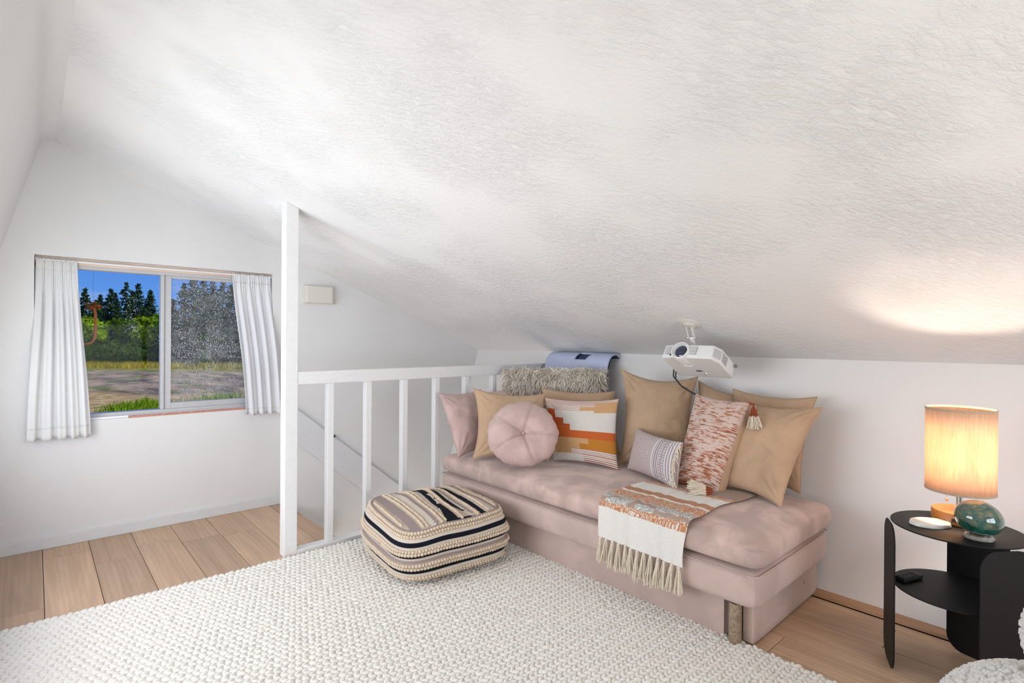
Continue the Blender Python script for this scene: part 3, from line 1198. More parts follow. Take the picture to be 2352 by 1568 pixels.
def rug_stitches():
    rg = np.random.RandomState(12)
    dy, dx = 0.0182, 0.0265
    ny, nx = int((RYb-RYa)/dy), int((RX1-RX0)/dx)
    X, Y = np.meshgrid(np.arange(nx), np.arange(ny))
    sgn = np.where(Y % 2 == 0, 1.0, -1.0).ravel()
    x = RX0 + 0.013 + (X + 0.5*((Y//2) % 2))*dx
    y = RYb - 0.011 - Y*dy
    x, y = x.ravel(), y.ravel()
    ok = (x < RX1-0.008)
    x, y, sgn = x[ok], y[ok], sgn[ok]
    n = len(x)
    x = x + rg.normal(0, 0.0014, n)
    y = y + rg.normal(0, 0.0010, n) + 0.004*np.sin(x*3.1+1)*0.5
    ang = sgn*0.52 + rg.normal(0, 0.10, n)
    Lh = 0.0185*rg.uniform(0.9, 1.12, n)
    Wh = 0.0100*rg.uniform(0.9, 1.12, n)
    Hh = 0.0105*rg.uniform(0.85, 1.2, n)
    # dome patch: 5 x 4 quads
    nu, nv = 6, 5
    U, W = np.meshgrid(np.linspace(-1, 1, nu), np.linspace(-1, 1, nv))
    U, W = U.ravel(), W.ravel()
    # square to disc
    du = U*np.sqrt(1-W*W/2)
    dw = W*np.sqrt(1-U*U/2)
    hz = np.sqrt(np.clip(1-du*du-dw*dw, 0, 1))
    lx = du[None]*Lh[:, None]
    ly = dw[None]*Wh[:, None]
    lz = hz[None]*Hh[:, None] + 0.0065 + (rg.normal(0, 0.0010, n))[:, None]
    ca, sa = np.cos(ang)[:, None], np.sin(ang)[:, None]
    V = np.stack([x[:, None]+lx*ca-ly*sa, y[:, None]+lx*sa+ly*ca, lz], 2).reshape(-1, 3)
    q = []
    for j in range(nv-1):
        for i in range(nu-1):
            q.append((j*nu+i, j*nu+i+1, (j+1)*nu+i+1, (j+1)*nu+i))
    q = np.array(q)
    Q = (q[None] + (np.arange(n)*nu*nv)[:, None, None]).reshape(-1, 4)
    return V, Q


_V, _Q = rug_stitches()
stuff(fast_mesh('braided_stitches', _V, _Q, M_RUG, rug))

# ------------------------------------------------------------------ daybed
SX0, SX1, SY0, SY1 = 2.11, 2.93, 0.905, 3.085
bed = thing('daybed', 'dusty pink velvet daybed along the low wall with a loose seat cushion', 'sofa', (2.5, 2.0, 0))


def soft_box(x0, x1, y0, y1, z0, z1, n=3, puff=0.0, r=0.03, dome=0.0, seed=0):
    """rounded upholstered block: subdivided box whose faces swell a little"""
    bm = bmesh.new()
    nx, ny, nz = 14, 34, 5
    def face(fn, a, b):
        vs = [[bm.verts.new(fn(i/a, j/b)) for i in range(a+1)] for j in range(b+1)]
        for j in range(b):
            for i in range(a):
                bm.faces.new((vs[j][i], vs[j][i+1], vs[j+1][i+1], vs[j+1][i]))
    L = lambda a, b, t: a+(b-a)*t
    face(lambda u, v: (L(x0, x1, u), L(y0, y1, v), z1), nx, ny)
    face(lambda u, v: (L(x1, x0, u), L(y0, y1, v), z0), nx, ny)
    face(lambda u, v: (L(x0, x1, u), y0, L(z0, z1, v)), nx, nz)
    face(lambda u, v: (L(x1, x0, u), y1, L(z0, z1, v)), nx, nz)
    face(lambda u, v: (x0, L(y1, y0, u), L(z0, z1, v)), ny, nz)
    face(lambda u, v: (x1, L(y0, y1, u), L(z0, z1, v)), ny, nz)
    bmesh.ops.remove_doubles(bm, verts=bm.verts, dist=1e-5)
    cx, cy, cz = (x0+x1)/2, (y0+y1)/2, (z0+z1)/2
    hx, hy, hz = (x1-x0)/2, (y1-y0)/2, (z1-z0)/2
    for v in bm.verts:
        p = v.co.copy()
        q = Vector((min(hx-r, max(-(hx-r), p.x-cx)), min(hy-r, max(-(hy-r), p.y-cy)), min(hz-min(r, hz), max(-(hz-min(r, hz)), p.z-cz))))
        d = Vector((p.x-cx, p.y-cy, p.z-cz)) - q
        if d.length > 1e-9:
            rr = min(r, d.length) if d.length <= r else r
            d = d.normalized()*rr
        v.co = Vector((cx, cy, cz)) + q + d
        u, w, t = (p.x-cx)/hx, (p.y-cy)/hy, (p.z-cz)/hz
        if abs(t) < 0.999:
            s = puff*(1-t*t)
            if abs(abs(u)-1) < 1e-6:
                v.co.x += math.copysign(s, u)
            if abs(abs(w)-1) < 1e-6:
                v.co.y += math.copysign(s, w)
        if t > 0.999:
            v.co.z += dome*(1-u**4)*(1-w**6)
            v.co.z += 0.005*noise.noise(Vector((p.x*4, p.y*3, seed)))*(1-u*u)
        if t > -0.5:
            v.co.z += 0.004*noise.noise(Vector((p.x*2.2, p.y*1.7, seed+5)))
    m = MB()
    bm.verts.index_update()
    m.v = [tuple(v.co) for v in bm.verts]
    m.f = [tuple(v.index for v in f.verts) for f in bm.faces]
    bm.free()
    return m


# base panels
m = soft_box(2.165, 2.90, 1.062, SY1-0.03, 0.008, 0.178, r=0.008)
m.build('front_plinth', M_PINKBASE, bed, angle=60)
m = soft_box(2.195, 2.915, 0.950, 1.000, 0.008, 0.178, r=0.008)
m.build('end_panel', M_PINKBASE, bed, angle=60)
m = MB()
m.box(2.24, 2.88, 0.99, 1.08, 0.02, 0.17)
m.build('base_core', M_GAP, bed, smooth=False)
for (x, y) in ((2.158, 1.012),):
    m = MB()
    m.lathe((x, y, 0.0), [(0, 0.0), (0.024, 0.0), (0.0255, 0.004), (0.0255, 0.176), (0, 0.176)], 28)
    m.build('leg', M_NICKEL, bed)['label'] = 'worn metal tube leg'
for (x, z) in ((2.44, 0.105), (2.735, 0.105)):
    m = MB()
    m.lathe((x, 0.950, z), [(0.0, 0.004), (0.007, 0.003), (0.009, -0.002)], 14, (0, -1, 0))
    m.build('upholstery_button', M_PINK, bed)
# upholstered mattress box
m = soft_box(SX0, SX1, SY0, SY1, 0.178, 0.335, puff=0.004, r=0.022, seed=2)
m.build('mattress_box', M_PINKBASE, bed, angle=70, sub=1)
# loose seat cushion
m = soft_box(SX0-0.008, SX1+0.01, SY0-0.012, SY1-0.01, 0.338, 0.458, puff=0.010, r=0.034, dome=0.016, seed=9)
cu = m.build('seat_cushion', M_PINK, bed, angle=180, sub=1)


def ring(x0, x1, y0, y1, z, r):
    pts = []
    for (cx, cy, a0) in ((x1-r, y1-r, 0), (x0+r, y1-r, 90), (x0+r, y0+r, 180), (x1-r, y0+r, 270)):
        for k in range(7):
            a = math.radians(a0+15*k)
            pts.append((cx+r*math.cos(a), cy+r*math.sin(a), z + 0.003*noise.noise(Vector((cx*3+k, cy*3, 1)))))
    # subdivide the long runs
    out = []
    for i, p in enumerate(pts):
        q = Vector(pts[(i+1) % len(pts)])
        p = Vector(p)
        k = max(1, int((q-p).length/0.08))
        for t in range(k):
            w = p.lerp(q, t/k)
            w.z += 0.004*noise.noise(Vector((w.x*2.2, w.y*1.7, 14)))
            out.append(w)
    out.append(out[0])
    return out


m = MB()
m.tube(ring(SX0-0.008, SX1-0.004, SY0-0.012, SY1-0.016, 0.432, 0.034), 0.0028, 6)
m.build('seam_piping', M_PINK, cu)
m = MB()
m.tube(ring(SX0-0.001, SX1-0.006, SY0-0.001, SY1-0.006, 0.322, 0.022), 0.0028, 6)
m.build('seam_piping', M_PINKBASE, bed)

# ------------------------------------------------------------------ pillows
def pillow_mesh(c, thick, n=44, pinch=0.05, power=0.5, wr=0.005, seed=0, colorfn=None, step=None, backcol=None, belly=0.0):
    """c: bottom-left, bottom-right, top-right, top-left corners; returns V,Q,colours"""
    bl, br, tr, tl = [np.array(p, float) for p in c]
    nrm = np.cross(br-bl, tl-bl) + np.cross(tr-tl, tr-br)
    nrm /= np.linalg.norm(nrm)
    e = np.linspace(0, 1, n+1)
    # denser towards the borders
    e = 0.5 - 0.5*np.cos(np.pi*e)*0.55 - (0.5-e)*0.45
    e = (e-e[0])/(e[-1]-e[0])
    U, W = np.meshgrid(e, e)
    au = U + pinch*2*(0.5-U)*4*W*(1-W)
    aw = W + pinch*2*(0.5-W)*4*U*(1-U)
    P = (bl[None, None]*((1-au)*(1-aw))[..., None] + br[None, None]*(au*(1-aw))[..., None]
         + tr[None, None]*(au*aw)[..., None] + tl[None, None]*((1-au)*aw)[..., None])
    prof = ((1-(2*U-1)**2)*(1-(2*W-1)**2))
    prof = np.clip(prof, 0, 1)**power
    prof = prof*(1 + belly*(0.5-W))
    front = P.copy()
    back = P.copy()
    for j in range(n+1):
        for i in range(n+1):
            u, w = U[j, i], W[j, i]
            p = P[j, i]
            k = noise.noise(Vector((u*3.2+seed*3.7, w*3.2, seed)))*1.0 + 0.5*noise.noise(Vector((u*7+seed, w*7, seed+8)))
            # gathered creases running in from the corners
            cr = 0.0
            for (cu_, cw_) in ((0, 0), (1, 0), (1, 1), (0, 1)):
                du, dw = u-cu_, w-cw_
                rr = math.hypot(du, dw)
                if rr < 0.5:
                    aa = math.atan2(dw, du)
                    cr += math.sin(aa*13+seed*2+cu_*3+cw_*5)*math.exp(-(rr-0.16)**2/0.012)*0.8
            edge = min(1, 6*min(u, 1-u, w, 1-w))
            dsp = wr*(k+cr)*edge
            st = 0.0
            if step:
                st = step(u, w)*edge
            front[j, i] = p + nrm*(thick/2*prof[j, i] + dsp + st)
            back[j, i] = p - nrm*(thick/2*prof[j, i] - dsp*0.5)
    V = np.concatenate([front.reshape(-1, 3), back.reshape(-1, 3)])
    N1 = (n+1)*(n+1)
    idx = np.arange(N1).reshape(n+1, n+1)
    bidx = idx + N1
    bidx = bidx.copy()
    # weld the rim
    for arr in (bidx,):
        arr[0, :] = idx[0, :]
        arr[-1, :] = idx[-1, :]
        arr[:, 0] = idx[:, 0]
        arr[:, -1] = idx[:, -1]
    qf = np.stack([idx[:-1, :-1], idx[:-1, 1:], idx[1:, 1:], idx[1:, :-1]], -1).reshape(-1, 4)
    qb = np.stack([bidx[:-1, :-1], bidx[1:, :-1], bidx[1:, 1:], bidx[:-1, 1:]], -1).reshape(-1, 4)
    Q = np.concatenate([qf, qb])
    cols = None
    if colorfn:
        uc = ((U[:-1, :-1]+U[1:, 1:])/2).ravel()
        wc = ((W[:-1, :-1]+W[1:, 1:])/2).ravel()
        cf = np.array([colorfn(a, b) for a, b in zip(uc, wc)])
        cb = np.tile(np.array(backcol or cf.mean(0)), (len(qb), 1))
        cols = np.concatenate([cf, cb])
    used = np.zeros(len(V), bool)
    used[Q.ravel()] = True
    remap = np.cumsum(used)-1
    info = dict(front=front, nrm=nrm, U=U, W=W)
    return V[used], remap[Q], cols, info


def surf(info, u, w):
    U, W = info['U'], info['W']
    i = int(np.argmin(abs(U[0]-u)))
    j = int(np.argmin(abs(W[:, 0]-w)))
    return Vector(info['front'][j, i])


def edge_seam(info, parent, mat, r=0.0022):
    f = info['front']
    pts = list(f[0, :]) + list(f[1:, -1]) + list(f[-1, -2::-1]) + list(f[-2::-1, 0])
    m = MB()
    m.tube(pts, r, 5, cap=False)
    return m.build('edge_seam', mat, parent)


def pillow(name, label, c, thick, mat, cat='pillow', group=None, seam=True, seammat=None, n=44, **kw):
    V, Q, cols, info = pillow_mesh(c, thick, n=n, **kw)
    lo = V.min(0)
    ctr = (V.min(0)+V.max(0))/2
    root = thing(name, label, cat, (ctr[0], ctr[1], lo[2]), group)
    fast_mesh('cover', V, Q, mat, root, colors=cols)
    if seam:
        edge_seam(info, root, seammat or mat)
    return root, info


pillow('square_pillow', 'dusty pink velvet square pillow leaning on the railing at the end of the daybed',
       [(2.062, 2.815, 0.478), (2.44, 2.890, 0.480), (2.440, 3.055, 0.890), (2.064, 3.053, 0.885)], 0.15, M_PINKPIL, pinch=0.055, wr=0.010, seed=1)
pillow('square_pillow', 'dusty pink velvet pillow almost hidden behind the tan pillow nearest the railing',
       [(2.42, 2.975, 0.480), (2.72, 2.730, 0.480), (2.775, 2.955, 0.905), (2.47, 3.07, 0.86)], 0.11, M_PINKPIL, pinch=0.02, seed=2)
pillow('square_pillow', 'tan linen pillow behind the round pink cushion',
       [(2.131, 2.748, 0.478), (2.459, 2.372, 0.480), (2.548, 2.494, 0.895), (2.203, 2.842, 0.927)], 0.14, M_TAN, pinch=0.075, wr=0.010, seed=3)
pillow('square_pillow', 'tan linen pillow behind the rust-and-white patterned pillow',
       [(2.610, 2.565, 0.478), (2.925, 2.155, 0.480), (3.010, 2.275, 0.900), (2.690, 2.676, 0.910)], 0.12, M_TAN, pinch=0.055, seed=4)
pillow('square_pillow', 'largest tan linen pillow propped upright beneath the projector',
       [(2.700, 2.020, 0.474), (2.861, 1.590, 0.478), (3.071, 1.685, 1.033), (2.875, 2.126, 1.068)], 0.16, M_TAN2, pinch=0.095, wr=0.013, seed=5, n=56)
pillow('square_pillow', 'tan linen pillow mostly hidden behind the tasselled knit pillow',
       [(2.947, 1.640, 0.480), (3.026, 1.297, 0.480), (3.150, 1.365, 0.93), (3.112, 1.707, 1.005)], 0.10, M_TAN2, pinch=0.06, seed=6)
pillow('square_pillow', 'rearmost tan linen pillow against the wall at the open end of the daybed',
       [(2.960, 1.425, 0.478), (2.905, 1.030, 0.478), (3.104, 1.019, 0.960), (3.091, 1.475, 0.972)], 0.11, M_TAN, pinch=0.06, wr=0.006, seed=7)


def flap(u, w):
    return 0.007 if w > 0.50 - 0.22*u + 0.10*math.sin(u*3.1) else 0.0


pillow('square_pillow', 'tan linen envelope pillow with an overlapping flap slumped behind the striped throw',
       [(2.715, 1.394, 0.480), (2.622, 1.015, 0.472), (2.993, 0.957, 0.920), (2.977, 1.404, 0.914)], 0.15, M_TAN, pinch=0.06, wr=0.013, seed=8, step=flap, n=72)

# patterned pillow: stripes, stepped blocks
WH, RU, TN, MU, CR = (0.70, 0.66, 0.60), (0.56, 0.13, 0.035), (0.60, 0.36, 0.18), (0.52, 0.21, 0.035), (0.74, 0.69, 0.62)


def pattern(u, w):
    y = 1-w                                    # from the top down
    thin = lambda period, a, b: a if (y/period) % 1 < 0.42 else b
    if y < 0.175:
        if u > 0.72 - (0.20 if y > 0.11 else 0.0) and y > 0.055:
            return TN
        return thin(0.024, (0.52, 0.25, 0.19), CR)
    if y < 0.24:
        if u > 0.62:
            return TN if y < 0.21 and u > 0.72 else WH
        if u > 0.14:
            return WH
        return thin(0.022, (0.40, 0.075, 0.025), RU)
    if y < 0.575:
        st = 0.14 if y < 0.31 else (0.27 if y < 0.40 else (0.37 if y < 0.50 else 2.0))
        if u > st:
            return WH
        return thin(0.022, (0.40, 0.075, 0.025), RU)
    if y < 0.62:
        return thin(0.022, (0.40, 0.075, 0.025), RU)
    if y < 0.79:
        if y > 0.72 and u < 0.06:
            return thin(0.024, (0.50, 0.20, 0.15), CR)
        if y < 0.70:
            return MU if u > 0.64 else TN
        return MU if u > 0.50 else TN
    if y < 0.87:
        if u > 0.36:
            return thin(0.028, (0.45, 0.17, 0.12), CR)
        return TN
    if u > 0.52:
        return thin(0.03, (0.45, 0.17, 0.12), CR)
    return WH


pillow('square_pillow', 'square pillow patterned with rust steps, white blocks and thin stripes',
       [(2.494, 2.375, 0.478), (2.614, 1.946, 0.474), (2.698, 2.009, 0.893), (2.524, 2.485, 0.872)], 0.14, M_CLOTH, pinch=0.045, wr=0.005, seed=12, n=120, colorfn=pattern, backcol=(0.6, 0.5, 0.4), seam=False)

# knitted pillow with rust streaks and two tassels
_rk = np.random.RandomState(21)
_knoise = _rk.uniform(0, 50, 80)


def knit(u, w):
    row = int(w*92 + u*2.2)
    k = noise.noise(Vector((u*5.0+_knoise[row % 80], row*0.37, 2.0))) + 0.55*noise.noise(Vector((u*13+_knoise[(row*3) % 80], row*1.3, 7.0)))
    lo = 0.28*(1-w)
    k += lo + (0.12 if row % 2 else -0.12)
    cream, rust, dark = np.array((0.70, 0.55, 0.48)), np.array((0.50, 0.22, 0.13)), np.array((0.28, 0.11, 0.08))
    if k < 0.10:
        c = cream
    elif k < 0.48:
        c = cream + (rust-cream)*min(1, (k-0.10)/0.3)
    else:
        c = rust + (dark-rust)*min(1, (k-0.48)/0.3)
    return c


kn_root, kn_info = pillow('square_pillow', 'knitted pillow streaked in rust and cream with tassels at two corners',
                          [(2.575, 1.560, 0.476), (2.600, 1.315, 0.474), (2.850, 1.255, 0.930), (2.838, 1.572, 0.950)], 0.15, M_KNIT, pinch=0.035, wr=0.006, seed=14, n=170,
                          colorfn=knit, backcol=(0.53, 0.38, 0.25), seam=False)
# plain tan back panel showing at the side
m = MB()
f_ = kn_info['front']
nn = kn_info['nrm']
side = [Vector(p) for p in f_[3:-2:4, -1]]
rows = [[p + Vector(nn)*0.004 for p in side], [p - Vector(nn)*0.030 + Vector((0.006, -0.014, 0)) for p in side], [p - Vector(nn)*0.060 + Vector((0.004, -0.010, 0)) for p in side], [p - Vector(nn)*0.085 + Vector((-0.004, 0.02, 0)) for p in side]]
m.grid(rows)
m.build('back_panel', M_TAN, kn_root, angle=180)


def tassel(name, parent, p, d, length, r, n, mats, seed, split=0.55, spread=0.35):
    """bundle of yarn strands; first share of each strand in mats[0], the ends in mats[1]"""
    rg = random.Random(seed)
    p, d = Vector(p), Vector(d).normalized()
    ref = Vector((0, 0, 1)) if abs(d.z) < 0.8 else Vector((1, 0, 0))
    u = d.cross(ref).normalized()
    w = d.cross(u)
    a_, b_ = MB(), MB()
    for k in range(n):
        an, rr = rg.uniform(0, 6.28), r*math.sqrt(rg.random())
        o = (u*math.cos(an) + w*math.sin(an))
        pts = []
        L = length*rg.uniform(0.88, 1.08)
        ph = rg.uniform(0, 6.28)
        for s in range(8):
            t = s/7
            pts.append(p + d*(L*t) + o*(rr*(0.35+t*(1+spread))) + (u*math.sin(t*9+ph)+w*math.cos(t*7+ph))*0.0025*t*(length/0.08))
        i = max(2, int(7*split)+1)
        a_.tube(pts[:i], 0.0019, 5)
        b_.tube(pts[i-1:], 0.0019, 5)
    o1 = a_.build(name, mats[0], parent)
    b_.build(name + '_tip', mats[1], o1)
    return o1


tassel('tassel', kn_root, (2.802, 1.226, 0.905), (-0.05, -0.10, -1), 0.105, 0.022, 60, (M_RUST, M_CREAMYARN), 4, 0.52, 0.5)
tassel('tassel', kn_root, (2.520, 1.300, 0.508), (-0.40, 0.75, -0.08), 0.115, 0.028, 90, (M_RUST, M_CREAMYARN), 5, 0.42, 0.7)
m = MB()
m.tube([surf(kn_info, 0.99, 0.98), (2.83, 1.235, 0.92), (2.802, 1.226, 0.905)], 0.006, 8)
m.build('tassel_cord', M_RUST, kn_root)


# small lumbar pillow with a woven band and fringe
def lumbar(u, w):
    base, pale, mauve = (0.55, 0.45, 0.43), (0.70, 0.66, 0.64), (0.42, 0.32, 0.31)
    if u < 0.62:
        z = (w*30 + 0.9*math.sin(u*70)) % 1
        return mauve if z < 0.38 else (0.66, 0.58, 0.55)
    k = (u-0.62)/0.34
    if 0.38 < k < 0.66:
        d = math.hypot(((w*16) % 1)-0.5, (((k-0.38)/0.28*2) % 1)-0.5)
        return pale if d < 0.3 else (0.46, 0.37, 0.39)
    s = (k*9) % 1
    return (0.74, 0.73, 0.75) if s < 0.6 else mauve


lu_root, lu_info = pillow('lumbar_pillow', 'small mauve woven lumbar pillow with a pale band and cream fringe',
                          [(2.655, 1.912, 0.484), (2.490, 1.475, 0.474), (2.556, 1.484, 0.716), (2.738, 1.905, 0.720)], 0.13, M_CLOTH, cat='pillow', pinch=0.05, wr=0.004, seed=17, n=96,
                          colorfn=lumbar, backcol=(0.55, 0.47, 0.43), seam=False)
rg_ = random.Random(9)
fm = MB()
for k in range(30):
    w = 0.04 + 0.92*k/29
    o = surf(lu_info, 0.965, w)
    pts = [o]
    dx = Vector((rg_.uniform(-0.035, 0.0), rg_.uniform(-0.03, 0.0), rg_.uniform(-0.045, 0.012)))
    for s in range(1, 6):
        t = s/5
        pts.append(o + dx*t + Vector((0, 0, -0.012*t*t)) + Vector((rg_.uniform(-1, 1), rg_.uniform(-1, 1), rg_.uniform(-1, 1)))*0.004)
    fm.tube(pts, [0.0035, 0.0035, 0.003, 0.003, 0.0025, 0.0015], 5)
stuff(fm.build('fringe', M_CREAMYARN, lu_root))

# round velvet cushion, tufted in the middle
rc = thing('round_cushion', 'round dusty pink velvet cushion with a tufted centre', 'pillow', (2.19, 2.36, 0.475))
ctr = Vector((2.235, 2.385, 0.672))
fd = (Vector((0, 0, 1.25)) - ctr)
fd.z += 0.15
fd = Vector((fd.x, fd.y, 0)).normalized()*0.93 + Vector((0, 0, 0.36))
fd.normalize()
ux = Vector((0, 0, 1)).cross(fd).normalized()
uy = fd.cross(ux)
SEAMS = [math.radians(a) for a in (72, 145, 212, 290, 358)]


def rpt(a, q, side):
    R = 0.218
    # thickness profile with dimple
    th = 0.082*(1-q**3.2)**0.5 - 0.048*math.exp(-(q/0.20)**2)
    cr = min(abs((a-s+math.pi) % (2*math.pi)-math.pi) for s in SEAMS)
    th -= 0.011*math.exp(-(cr*q/0.035)**2)*(1-q**6)*(q > 0.02)
    th += 0.006*noise.noise(Vector((math.cos(a)*q*4, math.sin(a)*q*4, side)))
    rr = R*q*(1 + 0.016*math.sin(9*a+1)*q**8 + 0.010*math.sin(23*a)*q**10)
    if math.sin(a) < -0.7:
        rr *= 1 - 0.05*(-math.sin(a)-0.7)/0.3
    return ctr + ux*(rr*math.cos(a)*1.0) + uy*(rr*math.sin(a)*0.93) + fd*(th*side)


m = MB()
A = [2*math.pi*k/120 for k in range(120)]
qs = [0.004, 0.04, 0.08, 0.13, 0.19, 0.27, 0.36, 0.46, 0.57, 0.68, 0.78, 0.86, 0.92, 0.96, 0.985, 1.0]
rows = [[rpt(a, q, 1) for a in A] for q in qs] + [[rpt(a, q, -1) for a in A] for q in qs[-2::-1]]
m.grid(rows, closed_u=True)
m.build('cover', M_PINKPIL, rc, angle=180)
for s in SEAMS:
    m = MB()
    m.tube([rpt(s, q, 1) + fd*0.0015 for q in (0.06, 0.15, 0.27, 0.4, 0.55, 0.7, 0.82, 0.92, 0.98)], 0.0032, 6)
    m.build('radial_seam', M_PINKPIL, rc)
m = MB()
m.lathe(rpt(0, 0.01, 1), [(0.0, 0.008), (0.007, 0.006), (0.009, 0.0), (0.006, -0.004)], 16, fd)
m.build('tuft_button', M_PINKPIL, rc)

# shaggy lumbar pillow
fp = thing('fur_pillow', 'shaggy grey-beige faux fur lumbar pillow on top of the row by the railing', 'pillow', (2.86, 2.66, 0.84))
FC = [(2.63, 3.025, 0.800), (3.050, 2.405, 0.800), (3.062, 2.400, 1.035), (2.645, 3.035, 1.030)]
V, Q, cols, fi = pillow_mesh(FC, 0.11, n=30, pinch=0.02, power=0.4, seed=31)
fast_mesh('cover', V, Q, M_FURBASE, fp)


def fur():
    rg = np.random.RandomState(77)
    me_v = V
    tri = np.concatenate([Q[:, [0, 1, 2]], Q[:, [0, 2, 3]]])
    a, b, c = me_v[tri[:, 0]], me_v[tri[:, 1]], me_v[tri[:, 2]]
    cr = np.cross(b-a, c-a)
    ar = np.linalg.norm(cr, axis=1)
    N = 8500
    k = rg.choice(len(tri), N, p=ar/ar.sum())
    u, v = rg.rand(N, 1), rg.rand(N, 1)
    fl = (u+v) > 1
    u = np.where(fl, 1-u, u)
    v = np.where(fl, 1-v, v)
    p = a[k] + (b-a)[k]*u + (c-a)[k]*v
    nr = cr[k]/np.maximum(ar[k], 1e-12)[:, None]
    cen = me_v.mean(0)
    nr *= np.sign((nr*(p-cen)).sum(1))[:, None]
    # tufts: strands lean with a slowly varying field
    fld = np.array([[noise.noise(Vector((q[0]*22, q[1]*22, q[2]*22+s))) for s in (0, 31, 67)] for q in p])
    d = nr*0.9 + fld*1.3 + rg.normal(0, 0.22, (N, 3)) + np.array([0, 0, -0.25])
    d /= np.linalg.norm(d, axis=1)[:, None]
    L = rg.uniform(0.030, 0.056, (N, 1))
    w = np.cross(d, rg.normal(size=(N, 3)))
    w /= np.linalg.norm(w, axis=1)[:, None]
    w *= 0.0030
    bend = np.array([0, 0, -1.0])*L*0.35
    p0, p1, p2 = p, p + d*L*0.55, p + d*L + bend
    VV = np.empty((N*6, 3))
    VV[0::6] = p0-w; VV[1::6] = p0+w
    VV[2::6] = p1-w*0.85; VV[3::6] = p1+w*0.85
    VV[4::6] = p2-w*0.35; VV[5::6] = p2+w*0.35
    base = (np.arange(N)*6)[:, None]
    QQ = np.concatenate([base+np.array([[0, 1, 3, 2]]), base+np.array([[2, 3, 5, 4]])])
    return VV, QQ


_V, _Q = fur()
stuff(fast_mesh('fur', _V, _Q, M_FUR, fp))

# ------------------------------------------------------------------ throw blanket
tw = thing('throw_blanket', 'cream throw with orange and grey stripes and a tasselled hem draped over the daybed', 'blanket', (2.3, 1.42, 0.2))
OR, GR, WT = (0.60, 0.27, 0.13), (0.36, 0.36, 0.34), (0.88, 0.85, 0.79)
_rt_ = np.random.RandomState(5)


def stripe(s, y):
    r = _rt_.rand()
    def mixd(a, b, f):
        return a if r > f else b
    blot = noise.noise(Vector((s*30, y*9, 1)))
    if s < 0.150:
        return WT
    if s < 0.172:
        return mixd(OR, WT, 0.25)
    if s < 0.235:
        return mixd(GR, OR if blot > 0.15 else WT, 0.38)
    if s < 0.262:
        return mixd(GR if blot > 0 else OR, WT, 0.35)
    if s < 0.345:
        return mixd(OR, WT, 0.22)
    if s < 0.368:
        return WT
    if s < 0.425:
        return mixd(OR, GR, 0.2)
    if s < 0.555:
        return WT
    if s < 0.60:
        return mixd(OR, WT, 0.25)
    return mixd(GR, OR, 0.3)


def throw_pt(s, v):
    """s: metres up from the hem, v: 0 at the railing side .. 1 at the open end"""
    yl, yr = 1.665, 1.195
    front = 2.090
    zt = 0.4835
    r = 0.040
    drop = 0.155
    if s < drop:
        x, z = front, zt - r - (drop - s)
    elif s < drop + r*1.57:
        a = (s-drop)/r
        x, z = front + r*(1-math.cos(a)), zt - r + r*math.sin(a)
    else:
        x, z = front + r + (s-drop-r*1.57), zt
    # runs at a slant: the open end reaches further back
    y = yl + (yr-yl)*v
    y += 0.010*math.sin(s*14+1)*(0.3+v) - 0.02*sstep(0.25, 0.7, s)*v
    f = 0.006*math.sin(v*17+s*4) + 0.004*math.sin(v*31+2)
    if s < drop:
        x -= abs(f)*1.0 + 0.004
        x -= 0.010*(1-s/drop)*(0.5+0.5*math.sin(v*15))
        z -= 0.012*v
    else:
        z += abs(f)*0.6*(1-sstep(0.5, 0.6, s)) + 0.0015
    return Vector((x, y, z))


ns, nv = 270, 190
m = MB()
rows = []
for j in range(ns+1):
    r = []
    for i in range(nv+1):
        v = i/nv
        smax = 0.62 + 0.20*v
        r.append(throw_pt(smax*j/ns, v))
    rows.append(r)
m.grid(rows)
fc = []
for j in range(ns):
    for i in range(nv):
        v = (i+0.5)/nv
        fc.append(stripe((0.62+0.20*v)*(j+0.5)/ns, v))
Vt = np.array([tuple(p) for p in m.v])
tc = fast_mesh('cloth', Vt, np.array(m.f), M_WOVEN, tw, colors=np.array(fc))
md = tc.modifiers.new('solid', 'SOLIDIFY')
md.thickness = 0.004
md.offset = -1
for k in range(13):
    v = (k+0.5)/13
    p = throw_pt(0.0, v)
    kb = MB()
    kb.lathe(p + Vector((-0.001, 0, -0.004)), [(0.0, 0.006), (0.006, 0.003), (0.0075, -0.001), (0.005, -0.006), (0.0, -0.007)], 10)
    kt = tassel('tassel', tw, p + Vector((-0.001, 0, -0.008)), (-0.08, random.uniform(-0.06, 0.06), -1), random.uniform(0.10, 0.125), 0.0155, 26, (M_CREAMYARN, M_CREAMYARN), 60+k, 0.55, 0.25)
    kb.build('knot', M_CREAMYARN, kt)
# ------------------------------------------------------------------ woven pouf
pf = thing('pouf', 'square woven pouf in cream bobbles with black and grey stripes beside the daybed', 'pouf', (1.70, 2.555, 0.012))
PC, PR = Vector((1.705, 2.555, 0.012)), math.radians(-7)
PA, PB_, PH, PN = 0.304, 0.304, 0.300, 4.8


def prot(x, y, z):
    return Vector((PC.x + x*math.cos(PR) - y*math.sin(PR), PC.y + x*math.sin(PR) + y*math.cos(PR), PC.z + z))


def se(a):
    c, s = math.cos(a), math.sin(a)
    return (math.copysign(abs(c)**(2/PN), c), math.copysign(abs(s)**(2/PN), s))


